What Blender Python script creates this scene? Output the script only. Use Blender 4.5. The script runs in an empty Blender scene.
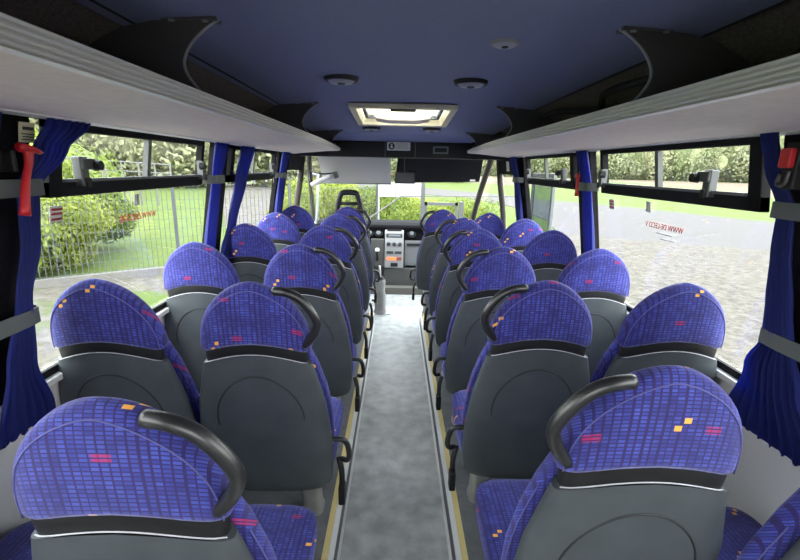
import bpy, bmesh, math, random
from mathutils import Vector, Matrix
random.seed(7)
S = bpy.context.scene
COL = S.collection
PI = math.pi

# ------------------------------------------------------------------ helpers
def new_obj(name, data, parent=None):
    o = bpy.data.objects.new(name, data); COL.objects.link(o)
    if parent is not None: o.parent = parent
    return o

def root_loc(p):
    while p.parent is not None: p = p.parent
    return p.location

def obj(name, bm, m, parent=None, smooth=False, bevel=0, auto=None, origin=None):
    """bm is written in world coordinates; parented meshes are shifted to the root's frame"""
    if parent is not None:
        bmesh.ops.translate(bm, verts=bm.verts, vec=-Vector(root_loc(parent)))
    elif origin is not None:
        bmesh.ops.translate(bm, verts=bm.verts, vec=-Vector(origin))
    bmesh.ops.recalc_face_normals(bm, faces=bm.faces)
    me = bpy.data.meshes.new(name); bm.to_mesh(me); bm.free()
    if isinstance(m, (list, tuple)):
        for k in m: me.materials.append(k)
    else: me.materials.append(m)
    if smooth:
        for p in me.polygons: p.use_smooth = True
        if auto:
            try: me.set_sharp_from_angle(angle=math.radians(auto))
            except Exception: pass
    o = new_obj(name, me, parent)
    if parent is None and origin is not None: o.location = origin
    if bevel:
        b = o.modifiers.new('Bevel', 'BEVEL'); b.width = bevel; b.segments = 2; b.limit_method = 'ANGLE'
    return o

def thing(name, label, cat, loc=(0, 0, 0), group=None):
    o = new_obj(name, None); o.empty_display_size = .05; o.location = loc
    return tag(o, label, cat, group)

def tag(o, label, cat, group=None, kind=None):
    o['label'] = label; o['category'] = cat
    if group: o['group'] = group
    if kind: o['kind'] = kind
    return o

def struct(o, label=None):
    o['kind'] = 'structure'
    if label: o['label'] = label
    return o

def box(bm, x0, x1, y0, y1, z0, z1, rot=None, mi=0):
    v = [bm.verts.new((x, y, z)) for x in (x0, x1) for y in (y0, y1) for z in (z0, z1)]
    fs = [(0, 1, 3, 2), (4, 6, 7, 5), (0, 4, 5, 1), (2, 3, 7, 6), (0, 2, 6, 4), (1, 5, 7, 3)]
    for f in fs:
        k = bm.faces.new([v[i] for i in f]); k.material_index = mi
    if rot is not None:
        c = Vector(((x0+x1)/2, (y0+y1)/2, (z0+z1)/2))
        bmesh.ops.rotate(bm, verts=v, cent=c, matrix=rot)
    return v

def prism(bm, pts, vec, mi=0):
    """closed polygon pts extruded by vec"""
    vec = Vector(vec)
    a = [bm.verts.new(p) for p in pts]; b = [bm.verts.new(Vector(p)+vec) for p in pts]
    n = len(pts)
    for f in (a, b[::-1]):
        k = bm.faces.new(f); k.material_index = mi
    for i in range(n):
        k = bm.faces.new((a[i], a[(i+1) % n], b[(i+1) % n], b[i])); k.material_index = mi
    return a+b

def loft(bm, rings, cap=True, closed=True):
    vs = [[bm.verts.new(p) for p in r] for r in rings]
    n = len(rings[0])
    for i in range(len(vs)-1):
        for j in range(n if closed else n-1):
            k = (j+1) % n
            bm.faces.new((vs[i][j], vs[i][k], vs[i+1][k], vs[i+1][j]))
    if cap and closed:
        bm.faces.new(vs[0][::-1]); bm.faces.new(vs[-1])

def catmull(pts, sub=5):
    P = [Vector(p) for p in pts]; out = []
    for i in range(len(P)-1):
        p0 = P[max(i-1, 0)]; p1 = P[i]; p2 = P[i+1]; p3 = P[min(i+2, len(P)-1)]
        for k in range(sub):
            t = k/sub
            out.append(.5*((2*p1)+(-p0+p2)*t+(2*p0-5*p1+4*p2-p3)*t*t+(-p0+3*p1-3*p2+p3)*t**3))
    out.append(P[-1]); return out

def tube(bm, pts, r, n=8, sub=5, flat=1.0):
    P = catmull(pts, sub) if sub > 1 else [Vector(p) for p in pts]
    rings = []; up = None
    for i, p in enumerate(P):
        t = (P[min(i+1, len(P)-1)]-P[max(i-1, 0)]).normalized()
        if up is None:
            up = Vector((0, 0, 1)) if abs(t.z) < .9 else Vector((0, 1, 0))
        a = t.cross(up).normalized(); b = a.cross(t).normalized(); up = b
        rr = r(i/(len(P)-1)) if callable(r) else r
        rings.append([p+a*(rr*math.cos(2*PI*j/n))+b*(rr*flat*math.sin(2*PI*j/n)) for j in range(n)])
    loft(bm, rings)

def cyl(bm, c, axis, r0, r1, h, n=20):
    axis = Vector(axis).normalized(); c = Vector(c)
    u = axis.orthogonal().normalized(); w = axis.cross(u)
    R = []
    for rr, d in ((r0, 0), (r1, h)):
        R.append([c+axis*d+u*(rr*math.cos(2*PI*j/n))+w*(rr*math.sin(2*PI*j/n)) for j in range(n)])
    loft(bm, R)

def sgp(v, p): return math.copysign(abs(v)**p, v)

# ------------------------------------------------------------------ materials
MATS = {}
def mat(name, col, rough=.6, metal=0., spec=.5, noise=0., nscale=60, bump=0., bscale=200, emit=0., detail=4, coord='Object', sheen=0):
    m = bpy.data.materials.new(name); m.use_nodes = True
    N = m.node_tree.nodes; L = m.node_tree.links; b = N['Principled BSDF']
    b.inputs['Roughness'].default_value = rough; b.inputs['Metallic'].default_value = metal
    b.inputs['Specular IOR Level'].default_value = spec
    b.inputs['Base Color'].default_value = (*col, 1)
    if sheen: b.inputs['Sheen Weight'].default_value = sheen
    if noise or bump:
        tc = N.new('ShaderNodeTexCoord')
    if noise:
        nz = N.new('ShaderNodeTexNoise'); nz.inputs['Scale'].default_value = nscale; nz.inputs['Detail'].default_value = detail
        L.new(tc.outputs[coord], nz.inputs['Vector'])
        r = N.new('ShaderNodeValToRGB')
        r.color_ramp.elements[0].position = .3; r.color_ramp.elements[1].position = .7
        r.color_ramp.elements[0].color = (*[max(0, c*(1-noise)) for c in col], 1)
        r.color_ramp.elements[1].color = (*[min(1, c*(1+noise)) for c in col], 1)
        L.new(nz.outputs['Fac'], r.inputs['Fac']); L.new(r.outputs['Color'], b.inputs['Base Color'])
    if bump:
        n2 = N.new('ShaderNodeTexNoise'); n2.inputs['Scale'].default_value = bscale; n2.inputs['Detail'].default_value = 3
        L.new(tc.outputs[coord], n2.inputs['Vector'])
        bp = N.new('ShaderNodeBump'); bp.inputs['Strength'].default_value = bump; bp.inputs['Distance'].default_value = .002
        L.new(n2.outputs['Fac'], bp.inputs['Height']); L.new(bp.outputs['Normal'], b.inputs['Normal'])
    if emit:
        b.inputs['Emission Color'].default_value = (*col, 1); b.inputs['Emission Strength'].default_value = emit
    MATS[name] = m
    return m

def srgb(r, g, b):
    f = lambda c: (c/255/12.92) if c/255 <= .04045 else ((c/255+.055)/1.055)**2.4
    return (f(r), f(g), f(b))

M_shell = mat('shell_plastic', (.062, .072, .078), .45, spec=.5, noise=.14, nscale=9, bump=.10, bscale=700)
M_groove = mat('shell_groove', (.018, .020, .023), .6)
M_black = mat('black_plastic', (.011, .011, .012), .5, spec=.35)
M_blackmat = mat('black_matte', (.012, .012, .013), .8)
M_grip = mat('grip_rubber', (.016, .016, .017), .30, spec=.7, bump=.15, bscale=500)
M_pipe = mat('piping', (.10, .10, .30), .8)
M_pipew = mat('shell_edge', (.55, .55, .58), .5)
M_leg = mat('leg_metal', (.40, .39, .37), .38, metal=.35, noise=.15, nscale=12)
M_floor = mat('floor_vinyl', (.52, .53, .51), .5, noise=.28, nscale=11, detail=14, bump=.15, bscale=300)
M_plat = mat('platform_vinyl', (.16, .165, .17), .6, noise=.15, nscale=20)
M_alu = mat('aluminium', (.86, .85, .82), .4, metal=.1)
M_aludk = mat('riser_grey', (.13, .135, .14), .5)
M_yellow = mat('yellow_strip', (.80, .64, .26), .5)
M_wall = mat('wall_panel', (.74, .73, .71), .6, noise=.04, nscale=3)
M_pillar = mat('pillar_cloth', (.014, .013, .015), .9, spec=.1, noise=.2, nscale=60)
M_cove = mat('cove_carpet', (.12, .105, .098), .95, noise=.35, nscale=120, bump=.3, bscale=500)
M_ceil = mat('ceiling_cloth', (.215, .240, .385), .95, noise=.10, nscale=240, bump=.2, bscale=900)
M_soffit = mat('soffit_cloth_lit', (.30, .34, .50), .9, noise=.08, nscale=240)  # ceiling blue lightened: light on the rear-facing roll put into the colour
M_rack = mat('rack_panel', (.88, .77, .67), .6, noise=.05, nscale=40)
M_lip = mat('rack_lip', (.92, .90, .86), .38, metal=.1)
M_lipdk = mat('rack_lip_groove', (.82, .80, .77), .5)
M_fin = mat('fin_plastic', (.085, .08, .078), .55, noise=.15, nscale=200)
M_finedge = mat('fin_edge', (.30, .30, .31), .5)
M_curt = None
M_strap = mat('strap_grey', (.10, .11, .11), .8)
M_rubber = mat('window_rubber', (.010, .010, .011), .7, spec=.15)
M_latch = mat('latch_grey', (.085, .09, .09), .4, metal=.3)
M_red = mat('hammer_red', (.55, .012, .02), .35)
M_white = mat('white_print', (.75, .74, .70), .5)
M_cream = mat('hatch_cream', (.72, .66, .47), .5)
M_dash = mat('dash_plastic', (.035, .037, .04), .6)
M_console = mat('console_silver', (.30, .30, .30), .45, metal=.1)
M_conslow = mat('console_lower', (.06, .058, .055), .6)
M_disp = mat('amber_display', (.9, .22, .08), .5, emit=.5)
M_blind = mat('blind_cloth', (.44, .43, .42), .8)
M_tint = mat('tinted_shade', (.008, .008, .010), .6, spec=.15)
M_greymetal = mat('grey_post', (.20, .22, .235), .5, metal=.2)
M_apillar = mat('pillar_trim', (.04, .036, .033), .8, spec=.2)
M_redtext = mat('red_print', (.55, .05, .05), .5)
M_darktext = mat('dark_print', (.03, .03, .03), .6)
M_greytext = mat('grey_print', (.35, .35, .36), .6)

def fabric():
    m = bpy.data.materials.new('seat_fabric'); m.use_nodes = True
    N = m.node_tree.nodes; L = m.node_tree.links; b = N['Principled BSDF']
    b.inputs['Roughness'].default_value = .9; b.inputs['Sheen Weight'].default_value = .3
    b.inputs['Sheen Tint'].default_value = (.6, .6, 1, 1)
    def nd(t, **k):
        n = N.new(t)
        for a, v in k.items(): setattr(n, a, v)
        return n
    def mth(op, a, bb=None, c=None):
        n = nd('ShaderNodeMath', operation=op)
        for i, v in enumerate((a, bb, c)):
            if v is None: continue
            if isinstance(v, (int, float)): n.inputs[i].default_value = v
            else: L.new(v, n.inputs[i])
        return n.outputs[0]
    tc = nd('ShaderNodeTexCoord'); sp = nd('ShaderNodeSeparateXYZ'); L.new(tc.outputs['Object'], sp.inputs[0])
    oi = nd('ShaderNodeObjectInfo')
    off = mth('MULTIPLY', oi.outputs['Random'], 3.7)
    u = mth('ADD', sp.outputs[0], off)
    v = mth('ADD', mth('ADD', sp.outputs[2], sp.outputs[1]), mth('MULTIPLY', off, 1.9))
    # wobble of the woven columns
    # columns: dark warp lines
    cu = mth('MULTIPLY', u, 1/.0152); cv = mth('MULTIPLY', v, 1/.0078)
    fu = mth('FRACT', cu); fv = mth('FRACT', cv)
    iu = mth('FLOOR', cu); iv = mth('FLOOR', cv)
    wc = nd('ShaderNodeTexWhiteNoise', noise_dimensions='1D'); L.new(iu, wc.inputs['W'])
    dash = mth('MULTIPLY', mth('GREATER_THAN', fu, mth('MULTIPLY_ADD', wc.outputs['Value'], .26, .16)), mth('GREATER_THAN', fv, .30))
    cb = nd('ShaderNodeCombineXYZ'); L.new(iu, cb.inputs[0]); L.new(iv, cb.inputs[1])
    wn = nd('ShaderNodeTexWhiteNoise', noise_dimensions='2D'); L.new(cb.outputs[0], wn.inputs['Vector'])
    nz = nd('ShaderNodeTexNoise'); nz.inputs['Scale'].default_value = 16; nz.inputs['Detail'].default_value = 2
    cc = nd('ShaderNodeCombineXYZ'); L.new(u, cc.inputs[0]); L.new(v, cc.inputs[1]); L.new(cc.outputs[0], nz.inputs['Vector'])
    light = nd('ShaderNodeMix', data_type='RGBA'); L.new(wn.outputs['Value'], light.inputs[0])
    light.inputs[6].default_value = (*srgb(46, 52, 136), 1); light.inputs[7].default_value = (*srgb(70, 84, 176), 1)
    dark = nd('ShaderNodeMix', data_type='RGBA'); L.new(nz.outputs['Fac'], dark.inputs[0])
    dark.inputs[6].default_value = (*srgb(26, 28, 88), 1); dark.inputs[7].default_value = (*srgb(50, 32, 96), 1)
    amt = mth('MULTIPLY', dash, mth('MINIMUM', mth('MAXIMUM', mth('MULTIPLY_ADD', nz.outputs['Fac'], 2.2, -.30), .42), 1.0))
    base = nd('ShaderNodeMix', data_type='RGBA'); L.new(amt, base.inputs[0])
    L.new(dark.outputs[2], base.inputs[6]); L.new(light.outputs[2], base.inputs[7])
    # sparse accents: pairs of little squares, one pair per big cell
    q = .0155; n = 7
    gu = mth('MULTIPLY', u, 1/q); gv = mth('MULTIPLY', v, 1/q)
    su = mth('FLOOR', gu); sv = mth('FLOOR', gv)
    bu = mth('FLOOR', mth('DIVIDE', su, n)); bv = mth('FLOOR', mth('DIVIDE', sv, n))
    lu = mth('SUBTRACT', su, mth('MULTIPLY', bu, n)); lv = mth('SUBTRACT', sv, mth('MULTIPLY', bv, n))
    c2 = nd('ShaderNodeCombineXYZ'); L.new(bu, c2.inputs[0]); L.new(bv, c2.inputs[1])
    w2 = nd('ShaderNodeTexWhiteNoise', noise_dimensions='2D'); L.new(c2.outputs[0], w2.inputs['Vector'])
    s3 = nd('ShaderNodeSeparateColor'); L.new(w2.outputs['Color'], s3.inputs[0])
    au = mth('FLOOR', mth('MULTIPLY', s3.outputs[0], n-1.01)); av = mth('FLOOR', mth('MULTIPLY', s3.outputs[1], n-1.01))
    eq = lambda a, bb: mth('COMPARE', a, bb, .1)
    sq1 = mth('MULTIPLY', eq(lu, au), eq(lv, av))
    sq2 = mth('MULTIPLY', eq(lu, mth('ADD', au, 1)), eq(lv, mth('ADD', av, 1)))
    sq3 = mth('MULTIPLY', eq(lu, mth('ADD', au, 1)), eq(lv, av))
    shrink = mth('MULTIPLY', mth('GREATER_THAN', mth('FRACT', gu), .12), mth('GREATER_THAN', mth('FRACT', gv), .30))
    isor = mth('GREATER_THAN', w2.outputs['Value'], .76)
    isred = mth('LESS_THAN', w2.outputs['Value'], .38)
    orange = mth('MULTIPLY', mth('MULTIPLY', mth('ADD', sq1, sq2), shrink), isor)
    red = mth('MULTIPLY', mth('MULTIPLY', mth('ADD', sq1, sq3), isred), mth('MULTIPLY', mth('GREATER_THAN', fv, .3), .6))
    m1 = nd('ShaderNodeMix', data_type='RGBA'); L.new(red, m1.inputs[0]); L.new(base.outputs[2], m1.inputs[6]); m1.inputs[7].default_value = (*srgb(190, 25, 75), 1)
    m2 = nd('ShaderNodeMix', data_type='RGBA'); L.new(orange, m2.inputs[0]); L.new(m1.outputs[2], m2.inputs[6]); m2.inputs[7].default_value = (*srgb(250, 178, 70), 1)
    L.new(m2.outputs[2], b.inputs['Base Color'])
    bp = nd('ShaderNodeBump'); bp.inputs['Strength'].default_value = .25; bp.inputs['Distance'].default_value = .001
    L.new(dash, bp.inputs['Height']); L.new(bp.outputs[0], b.inputs['Normal'])
    return m
M_fab = fabric()

def curtain_mat():
    m = mat('curtain_cloth', (.009, .017, .13), .75, noise=.2, nscale=30)
    N = m.node_tree.nodes; L = m.node_tree.links; b = N['Principled BSDF']; out = N['Material Output']
    tr = N.new('ShaderNodeBsdfTranslucent'); tr.inputs[0].default_value = (.06, .13, .80, 1)
    mx = N.new('ShaderNodeMixShader'); mx.inputs[0].default_value = .30
    L.new(b.outputs[0], mx.inputs[1]); L.new(tr.outputs[0], mx.inputs[2]); L.new(mx.outputs[0], out.inputs[0])
    return m
M_curt = curtain_mat()

def glass_mat(name='window_glass', tint=(.93, .95, .94), k=.07, haze=.0):
    m = bpy.data.materials.new(name); m.use_nodes = True
    N = m.node_tree.nodes; L = m.node_tree.links; out = N['Material Output']; N.remove(N['Principled BSDF'])
    t = N.new('ShaderNodeBsdfTransparent'); t.inputs[0].default_value = (*tint, 1)
    g = N.new('ShaderNodeBsdfGlossy'); g.inputs['Roughness'].default_value = .03
    mx = N.new('ShaderNodeMixShader'); mx.inputs[0].default_value = k
    L.new(t.outputs[0], mx.inputs[1]); L.new(g.outputs[0], mx.inputs[2]); L.new(mx.outputs[0], out.inputs[0])
    return m
M_glass = glass_mat()
M_shadeglass = glass_mat('door_glass', (.55, .6, .62), .08)
def frosted():
    m = bpy.data.materials.new('hatch_acrylic'); m.use_nodes = True
    N = m.node_tree.nodes; L = m.node_tree.links; out = N['Material Output']; N.remove(N['Principled BSDF'])
    t = N.new('ShaderNodeBsdfTranslucent'); t.inputs[0].default_value = (.8, .8, .78, 1)
    t2 = N.new('ShaderNodeBsdfTransparent'); t2.inputs[0].default_value = (.8, .8, .8, 1)
    mx = N.new('ShaderNodeMixShader'); mx.inputs[0].default_value = .2
    L.new(t.outputs[0], mx.inputs[1]); L.new(t2.outputs[0], mx.inputs[2]); L.new(mx.outputs[0], out.inputs[0])
    return m
M_acryl = frosted()
def sticker(name, col):
    m = mat(name, col, .6); N = m.node_tree.nodes; L = m.node_tree.links
    t = N.new('ShaderNodeBsdfTranslucent'); t.inputs[0].default_value = (*col, 1)
    mx = N.new('ShaderNodeMixShader'); mx.inputs[0].default_value = .4
    L.new(N['Principled BSDF'].outputs[0], mx.inputs[1]); L.new(t.outputs[0], mx.inputs[2]); L.new(mx.outputs[0], N['Material Output'].inputs[0])
    return m
M_stick = sticker('sticker_film', (.40, .39, .38)); M_redfilm = sticker('red_film', (.42, .05, .045))
M_latch2 = mat('arm_grey', (.42, .42, .44), .5)
M_lens = mat('lamp_lens', (.36, .36, .42), .4)
M_dimglass = glass_mat('dimming_glass', (.74, .75, .75), .05)  # unseen rear panes; tint added to dim the nearest seats

def ground_mat(name, c1, c2, scale, c3=None, s3=1.2, lo=.4, hi=.6, rough=.95, bump=0, stretch=None):
    m = bpy.data.materials.new(name); m.use_nodes = True
    N = m.node_tree.nodes; L = m.node_tree.links; b = N['Principled BSDF']; b.inputs['Roughness'].default_value = rough
    b.inputs['Specular IOR Level'].default_value = .1
    tc = N.new('ShaderNodeTexCoord')
    vec = tc.outputs['Object']
    if stretch:
        mp = N.new('ShaderNodeMapping'); mp.inputs['Scale'].default_value = stretch[:3]; mp.inputs['Rotation'].default_value = (0, 0, stretch[3])
        L.new(vec, mp.inputs[0]); vec = mp.outputs[0]
    n = N.new('ShaderNodeTexNoise'); n.inputs['Scale'].default_value = scale; n.inputs['Detail'].default_value = 8; n.inputs['Roughness'].default_value = .7
    L.new(vec, n.inputs['Vector'])
    r = N.new('ShaderNodeValToRGB'); r.color_ramp.elements[0].position = .35; r.color_ramp.elements[1].position = .65
    r.color_ramp.elements[0].color = (*c1, 1); r.color_ramp.elements[1].color = (*c2, 1)
    L.new(n.outputs['Fac'], r.inputs[0]); last = r.outputs[0]
    if c3:
        n3 = N.new('ShaderNodeTexNoise'); n3.inputs['Scale'].default_value = s3; n3.inputs['Detail'].default_value = 5
        L.new(tc.outputs['Object'], n3.inputs['Vector'])
        r3 = N.new('ShaderNodeValToRGB'); r3.color_ramp.elements[0].position = lo; r3.color_ramp.elements[1].position = hi
        L.new(n3.outputs['Fac'], r3.inputs[0])
        mx = N.new('ShaderNodeMix'); mx.data_type = 'RGBA'; L.new(r3.outputs[0], mx.inputs[0]); L.new(last, mx.inputs[6]); mx.inputs[7].default_value = (*c3, 1)
        last = mx.outputs[2]
    L.new(last, b.inputs['Base Color'])
    if bump:
        bp = N.new('ShaderNodeBump'); bp.inputs['Strength'].default_value = bump; bp.inputs['Distance'].default_value = .05
        L.new(n.outputs['Fac'], bp.inputs['Height']); L.new(bp.outputs[0], b.inputs['Normal'])
    return m
GK = .49
g = lambda *c: tuple(x*GK for x in c)
M_gravel = ground_mat('gravel_ground', g(.085, .075, .062), g(.21, .187, .16), 7, bump=1.0)
M_gravelL = ground_mat('gravel_weeds', g(.10, .09, .07), g(.20, .182, .155), 7, c3=g(.10, .14, .035), s3=.9, lo=.50, hi=.62, bump=.6)
M_road = ground_mat('road_asphalt', g(.105, .096, .094), g(.145, .133, .13), 6, stretch=(.25, 3, 1, .9))
M_verge = ground_mat('verge_grass', g(.09, .135, .022), g(.135, .175, .04), 2.5)
M_field = ground_mat('field_soil', g(.16, .118, .08), g(.19, .145, .105), .08, c3=g(.10, .14, .04), s3=.03, lo=.5, hi=.62)
M_slope = ground_mat('slope_grass', g(.06, .095, .014), g(.20, .235, .05), 2.4, c3=g(.13, .12, .06), s3=.35, lo=.52, hi=.66)
M_post = mat('post_grey', (.035, .038, .04), .5)
M_kerb = mat('kerb_concrete', (.085, .080, .072), .9, noise=.15, nscale=8)
M_wire = mat('fence_wire', (.045, .05, .05), .6)

def leaf_mat(name, a, b_, sc=2.0):
    m = bpy.data.materials.new(name); m.use_nodes = True
    N = m.node_tree.nodes; L = m.node_tree.links; b = N['Principled BSDF']; out = N['Material Output']
    b.inputs['Roughness'].default_value = .7; b.inputs['Specular IOR Level'].default_value = .2
    tc = N.new('ShaderNodeTexCoord'); n = N.new('ShaderNodeTexNoise'); n.inputs['Scale'].default_value = sc; n.inputs['Detail'].default_value = 6
    oi = N.new('ShaderNodeObjectInfo')
    L.new(tc.outputs['Object'], n.inputs['Vector'])
    ad = N.new('ShaderNodeMath'); ad.operation = 'MULTIPLY_ADD'; L.new(oi.outputs['Random'], ad.inputs[0]); ad.inputs[1].default_value = .5; L.new(n.outputs['Fac'], ad.inputs[2])
    r = N.new('ShaderNodeValToRGB'); r.color_ramp.elements[0].position = .4; r.color_ramp.elements[1].position = 1.0
    r.color_ramp.elements[0].color = (*a, 1); r.color_ramp.elements[1].color = (*b_, 1)
    L.new(ad.outputs[0], r.inputs[0]); L.new(r.outputs[0], b.inputs['Base Color'])
    t = N.new('ShaderNodeBsdfTranslucent'); L.new(r.outputs[0], t.inputs[0])
    mx = N.new('ShaderNodeMixShader'); mx.inputs[0].default_value = .35
    L.new(b.outputs[0], mx.inputs[1]); L.new(t.outputs[0], mx.inputs[2]); L.new(mx.outputs[0], out.inputs[0])
    return m
M_leaf = leaf_mat('bush_leaves', (.05, .085, .009), (.21, .24, .042), 3)
M_tree = leaf_mat('tree_leaves_hazed', (.13, .16, .075), (.26, .26, .15), .6)  # paled leaf colour stands in for distance haze
M_bark = mat('bark', (.12, .10, .08), .9)

# ------------------------------------------------------------------ interior dimensions (metres, aisle floor z = 0, camera over x = 0)
CX = .03
PL = .12                       # height of the seat platform
def WX(z, s, inset=0.0):       # inner face of the leaning side wall
    return CX + s*(1.15 - .16*(z-.97) - inset)

def wallslab(bm, s, y0, y1, z0, z1, t=.05, inset=0.0, mi=0):
    a, b = WX(z0, s, inset), WX(z1, s, inset)
    prism(bm, [(a, y0, z0), (b, y0, z1), (b+s*t, y0, z1), (a+s*t, y0, z0)], (0, y1-y0, 0), mi)

Y0, Y1 = -.75, 4.62            # passenger saloon
SILL, WTOP = .97, 1.757
XA, XB = -.235, .27            # aisle riser lines

# floor (aisle and cab) and the raised seat platforms
bm = bmesh.new(); box(bm, XA, XB, Y0, Y1, -.06, 0)
box(bm, -1.2, 1.25, Y1, 5.25, -.06, 0)
struct(obj('floor', bm, M_floor))
bm = bmesh.new(); box(bm, -1.2, 1.25, 5.25, 5.93, -.06, 0); struct(obj('floor_cab', bm, mat('floor_vinyl_dimmed', (.33, .33, .32), .7, spec=.2, noise=.2, nscale=12)))  # same floor, colour darkened to offset the strong windscreen light
for s, side in ((-1, 'left'), (1, 'right')):
    t = struct(new_obj('platform_'+side, None)); t['label'] = 'grey vinyl seat platform with yellow edge strip'
    xe = XA if s < 0 else XB
    bm = bmesh.new(); xw = CX+s*1.26
    box(bm, min(xe, xw), max(xe, xw), Y0, Y1, -.06, PL)
    obj('platform_base', bm, M_plat, t)
    bm = bmesh.new(); box(bm, *sorted((xe, xe-s*.004)), Y0, Y1, .012, PL-.012); obj('riser', bm, M_aludk, t)
    bm = bmesh.new(); box(bm, *sorted((xe-s*.006, xe+s*.016)), Y0, Y1, PL-.012, PL+.004); obj('edge_profile', bm, M_alu, t)
    bm = bmesh.new(); box(bm, *sorted((xe+s*.017, xe+s*.042)), Y0, Y1, PL, PL+.003); obj('yellow_strip', bm, M_yellow, t)
    bm = bmesh.new(); box(bm, *sorted((xe-s*.004, xe-s*.016)), Y0, Y1, 0, .004); obj('floor_trim', bm, M_alu, t)

# side walls: panel under the windows, dark pillars, head strip
PILL = [(1.06, 1.285), (2.57, 2.76), (3.93, 4.27)]
for s, side in ((-1, 'left'), (1, 'right')):
    bm = bmesh.new()
    wallslab(bm, s, Y0, 4.95, PL-.05, SILL-.02)
    struct(obj('wall_'+side, bm, M_wall))
    bm = bmesh.new()
    wallslab(bm, s, Y0, 4.95, WTOP-.0, 1.99, .06)
    for a, b in PILL: wallslab(bm, s, a, b, SILL-.02, WTOP, .035)
    wallslab(bm, s, Y0, -.5, SILL-.02, WTOP, .035)
    struct(obj('wall_pillars_'+side, bm, M_pillar))
    bm = bmesh.new()
    wallslab(bm, s, Y0, 4.6, SILL-.03, SILL-.005, .07, .032)
    o = struct(obj('trim_sill_'+side, bm, M_alu, bevel=.004), 'pale grey window ledge running the length of the saloon')
    bm = bmesh.new()
    wallslab(bm, s, Y0, 4.6, SILL-.005, SILL+.022, .012, .012)
    obj('ledge_seal', bm, M_rubber, o)
    # cove between ceiling and rack (dark carpet)
    pts = [(.72, 2.03), (.80, 1.985), (.90, 1.90), (.97, 1.83), (1.01, 1.765)]
    bm = bmesh.new()
    r = []
    for y in (Y0, 4.55):
        r.append([(CX+.02+s*x, y, z) for x, z in pts]+[(CX+.02+s*(x+.03), y, z+.02) for x, z in pts[::-1]])
    loft(bm, r)
    o = struct(obj('trim_cove_'+side, bm, M_cove, smooth=True, auto=40))
    bm = bmesh.new()
    tube(bm, [(CX+.02+s*.735, Y0, 1.995), (CX+.02+s*.735, 3.0, 1.985), (CX+.02+s*.735, 4.4, 1.93)], .009, 6, 6)
    obj('cove_bead', bm, M_blackmat, o)

# rear wall with its wide window (behind the camera)
bm = bmesh.new()
box(bm, -1.2, 1.26, Y0-.05, Y0, -.06, 1.22)
box(bm, -1.2, 1.26, Y0-.05, Y0, 1.78, 2.06)
for x in ((-1.2, -.62), (.68, 1.26)): box(bm, *x, Y0-.05, Y0, 1.22, 1.78)
struct(obj('wall_rear', bm, M_wall))
bm = bmesh.new(); box(bm, -.62, .68, Y0-.03, Y0-.024, 1.22, 1.78); struct(obj('window_10', bm, M_dimglass), 'rear window with glass darkened to dim the near seats')

# ceiling, gently arched, dipping to the front, with an opening for the roof hatch
def cz(x, y):
    d = 0
    if y > 2.7: d = .05*min(1, (y-2.7)/.8)+.02*max(0, min(1, (y-3.5)/.8))
    return 2.015-.03*(abs(x-CX-.02)/.75)**2.2-d
HX0, HX1, HY0, HY1 = -.265, .315, 2.80, 3.42
bm = bmesh.new()
xs = [-.72, -.6, -.45, HX0, -.1, .05, .2, HX1, .48, .62, .79]; xs = [x+.0 for x in xs]
ys = [Y0, 0, 1, 2, HY0, 3.1, HY1, 3.6, 3.9, 4.25]
G = {}
for i, x in enumerate(xs):
    for j, y in enumerate(ys): G[i, j] = (bm.verts.new((x, y, cz(x, y))), bm.verts.new((x, y, cz(x, y)+.04)))
hole = lambda i, j: 3 <= i < 7 and 4 <= j < 6
for i in range(len(xs)-1):
    for j in range(len(ys)-1):
        if hole(i, j): continue
        for k in (0, 1): bm.faces.new((G[i, j][k], G[i+1, j][k], G[i+1, j+1][k], G[i, j+1][k]))
for e in [e for e in bm.edges if len(e.link_faces) == 1 and abs(e.verts[0].co.z-e.verts[1].co.z) < .2]: pass
for i in range(3, 7):
    for j in (4, 6): bm.faces.new((G[i, j][0], G[i+1, j][0], G[i+1, j][1], G[i, j][1]))
for j in range(4, 6):
    for i in (3, 7): bm.faces.new((G[i, j][0], G[i, j+1][0], G[i, j+1][1], G[i, j][1]))
struct(obj('ceiling', bm, M_ceil, smooth=True, auto=30))
# outer roof skin closes the cove from the sky
bm = bmesh.new()
for x0, x1, y0, y1 in ((-1.15, HX0-.03, Y0, 5.0), (HX1+.03, 1.2, Y0, 5.0), (HX0-.03, HX1+.03, Y0, HY0-.03), (HX0-.03, HX1+.03, HY1+.03, 5.0)):
    box(bm, x0, x1, y0, y1, 2.07, 2.10)
struct(obj('roof', bm, M_pillar))

# rounded blue soffit over the header at the front
bm = bmesh.new(); rr = []
for x in [-.66, -.64, -.60, -.4, 0, .05, .45, .66, .70, .72]:
    e = 0 if -.6 <= x <= .66 else (.02 if -.64 <= x <= .70 else .045)
    pr = [(4.24, 1.957), (4.30, 1.925-e*.3), (4.34, 1.905), (4.36, 1.885+e*.4), (4.40, 1.872+e*.6), (4.60, 1.872+e*.6), (4.60, 2.0), (4.24, 2.0)]
    rr.append([(x, y-(.0 if e == 0 else -.01), z) for y, z in pr])
loft(bm, rr); struct(obj('trim_soffit', bm, M_soffit, smooth=True, auto=50), 'padded blue cloth roll above the black header panel')

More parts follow.
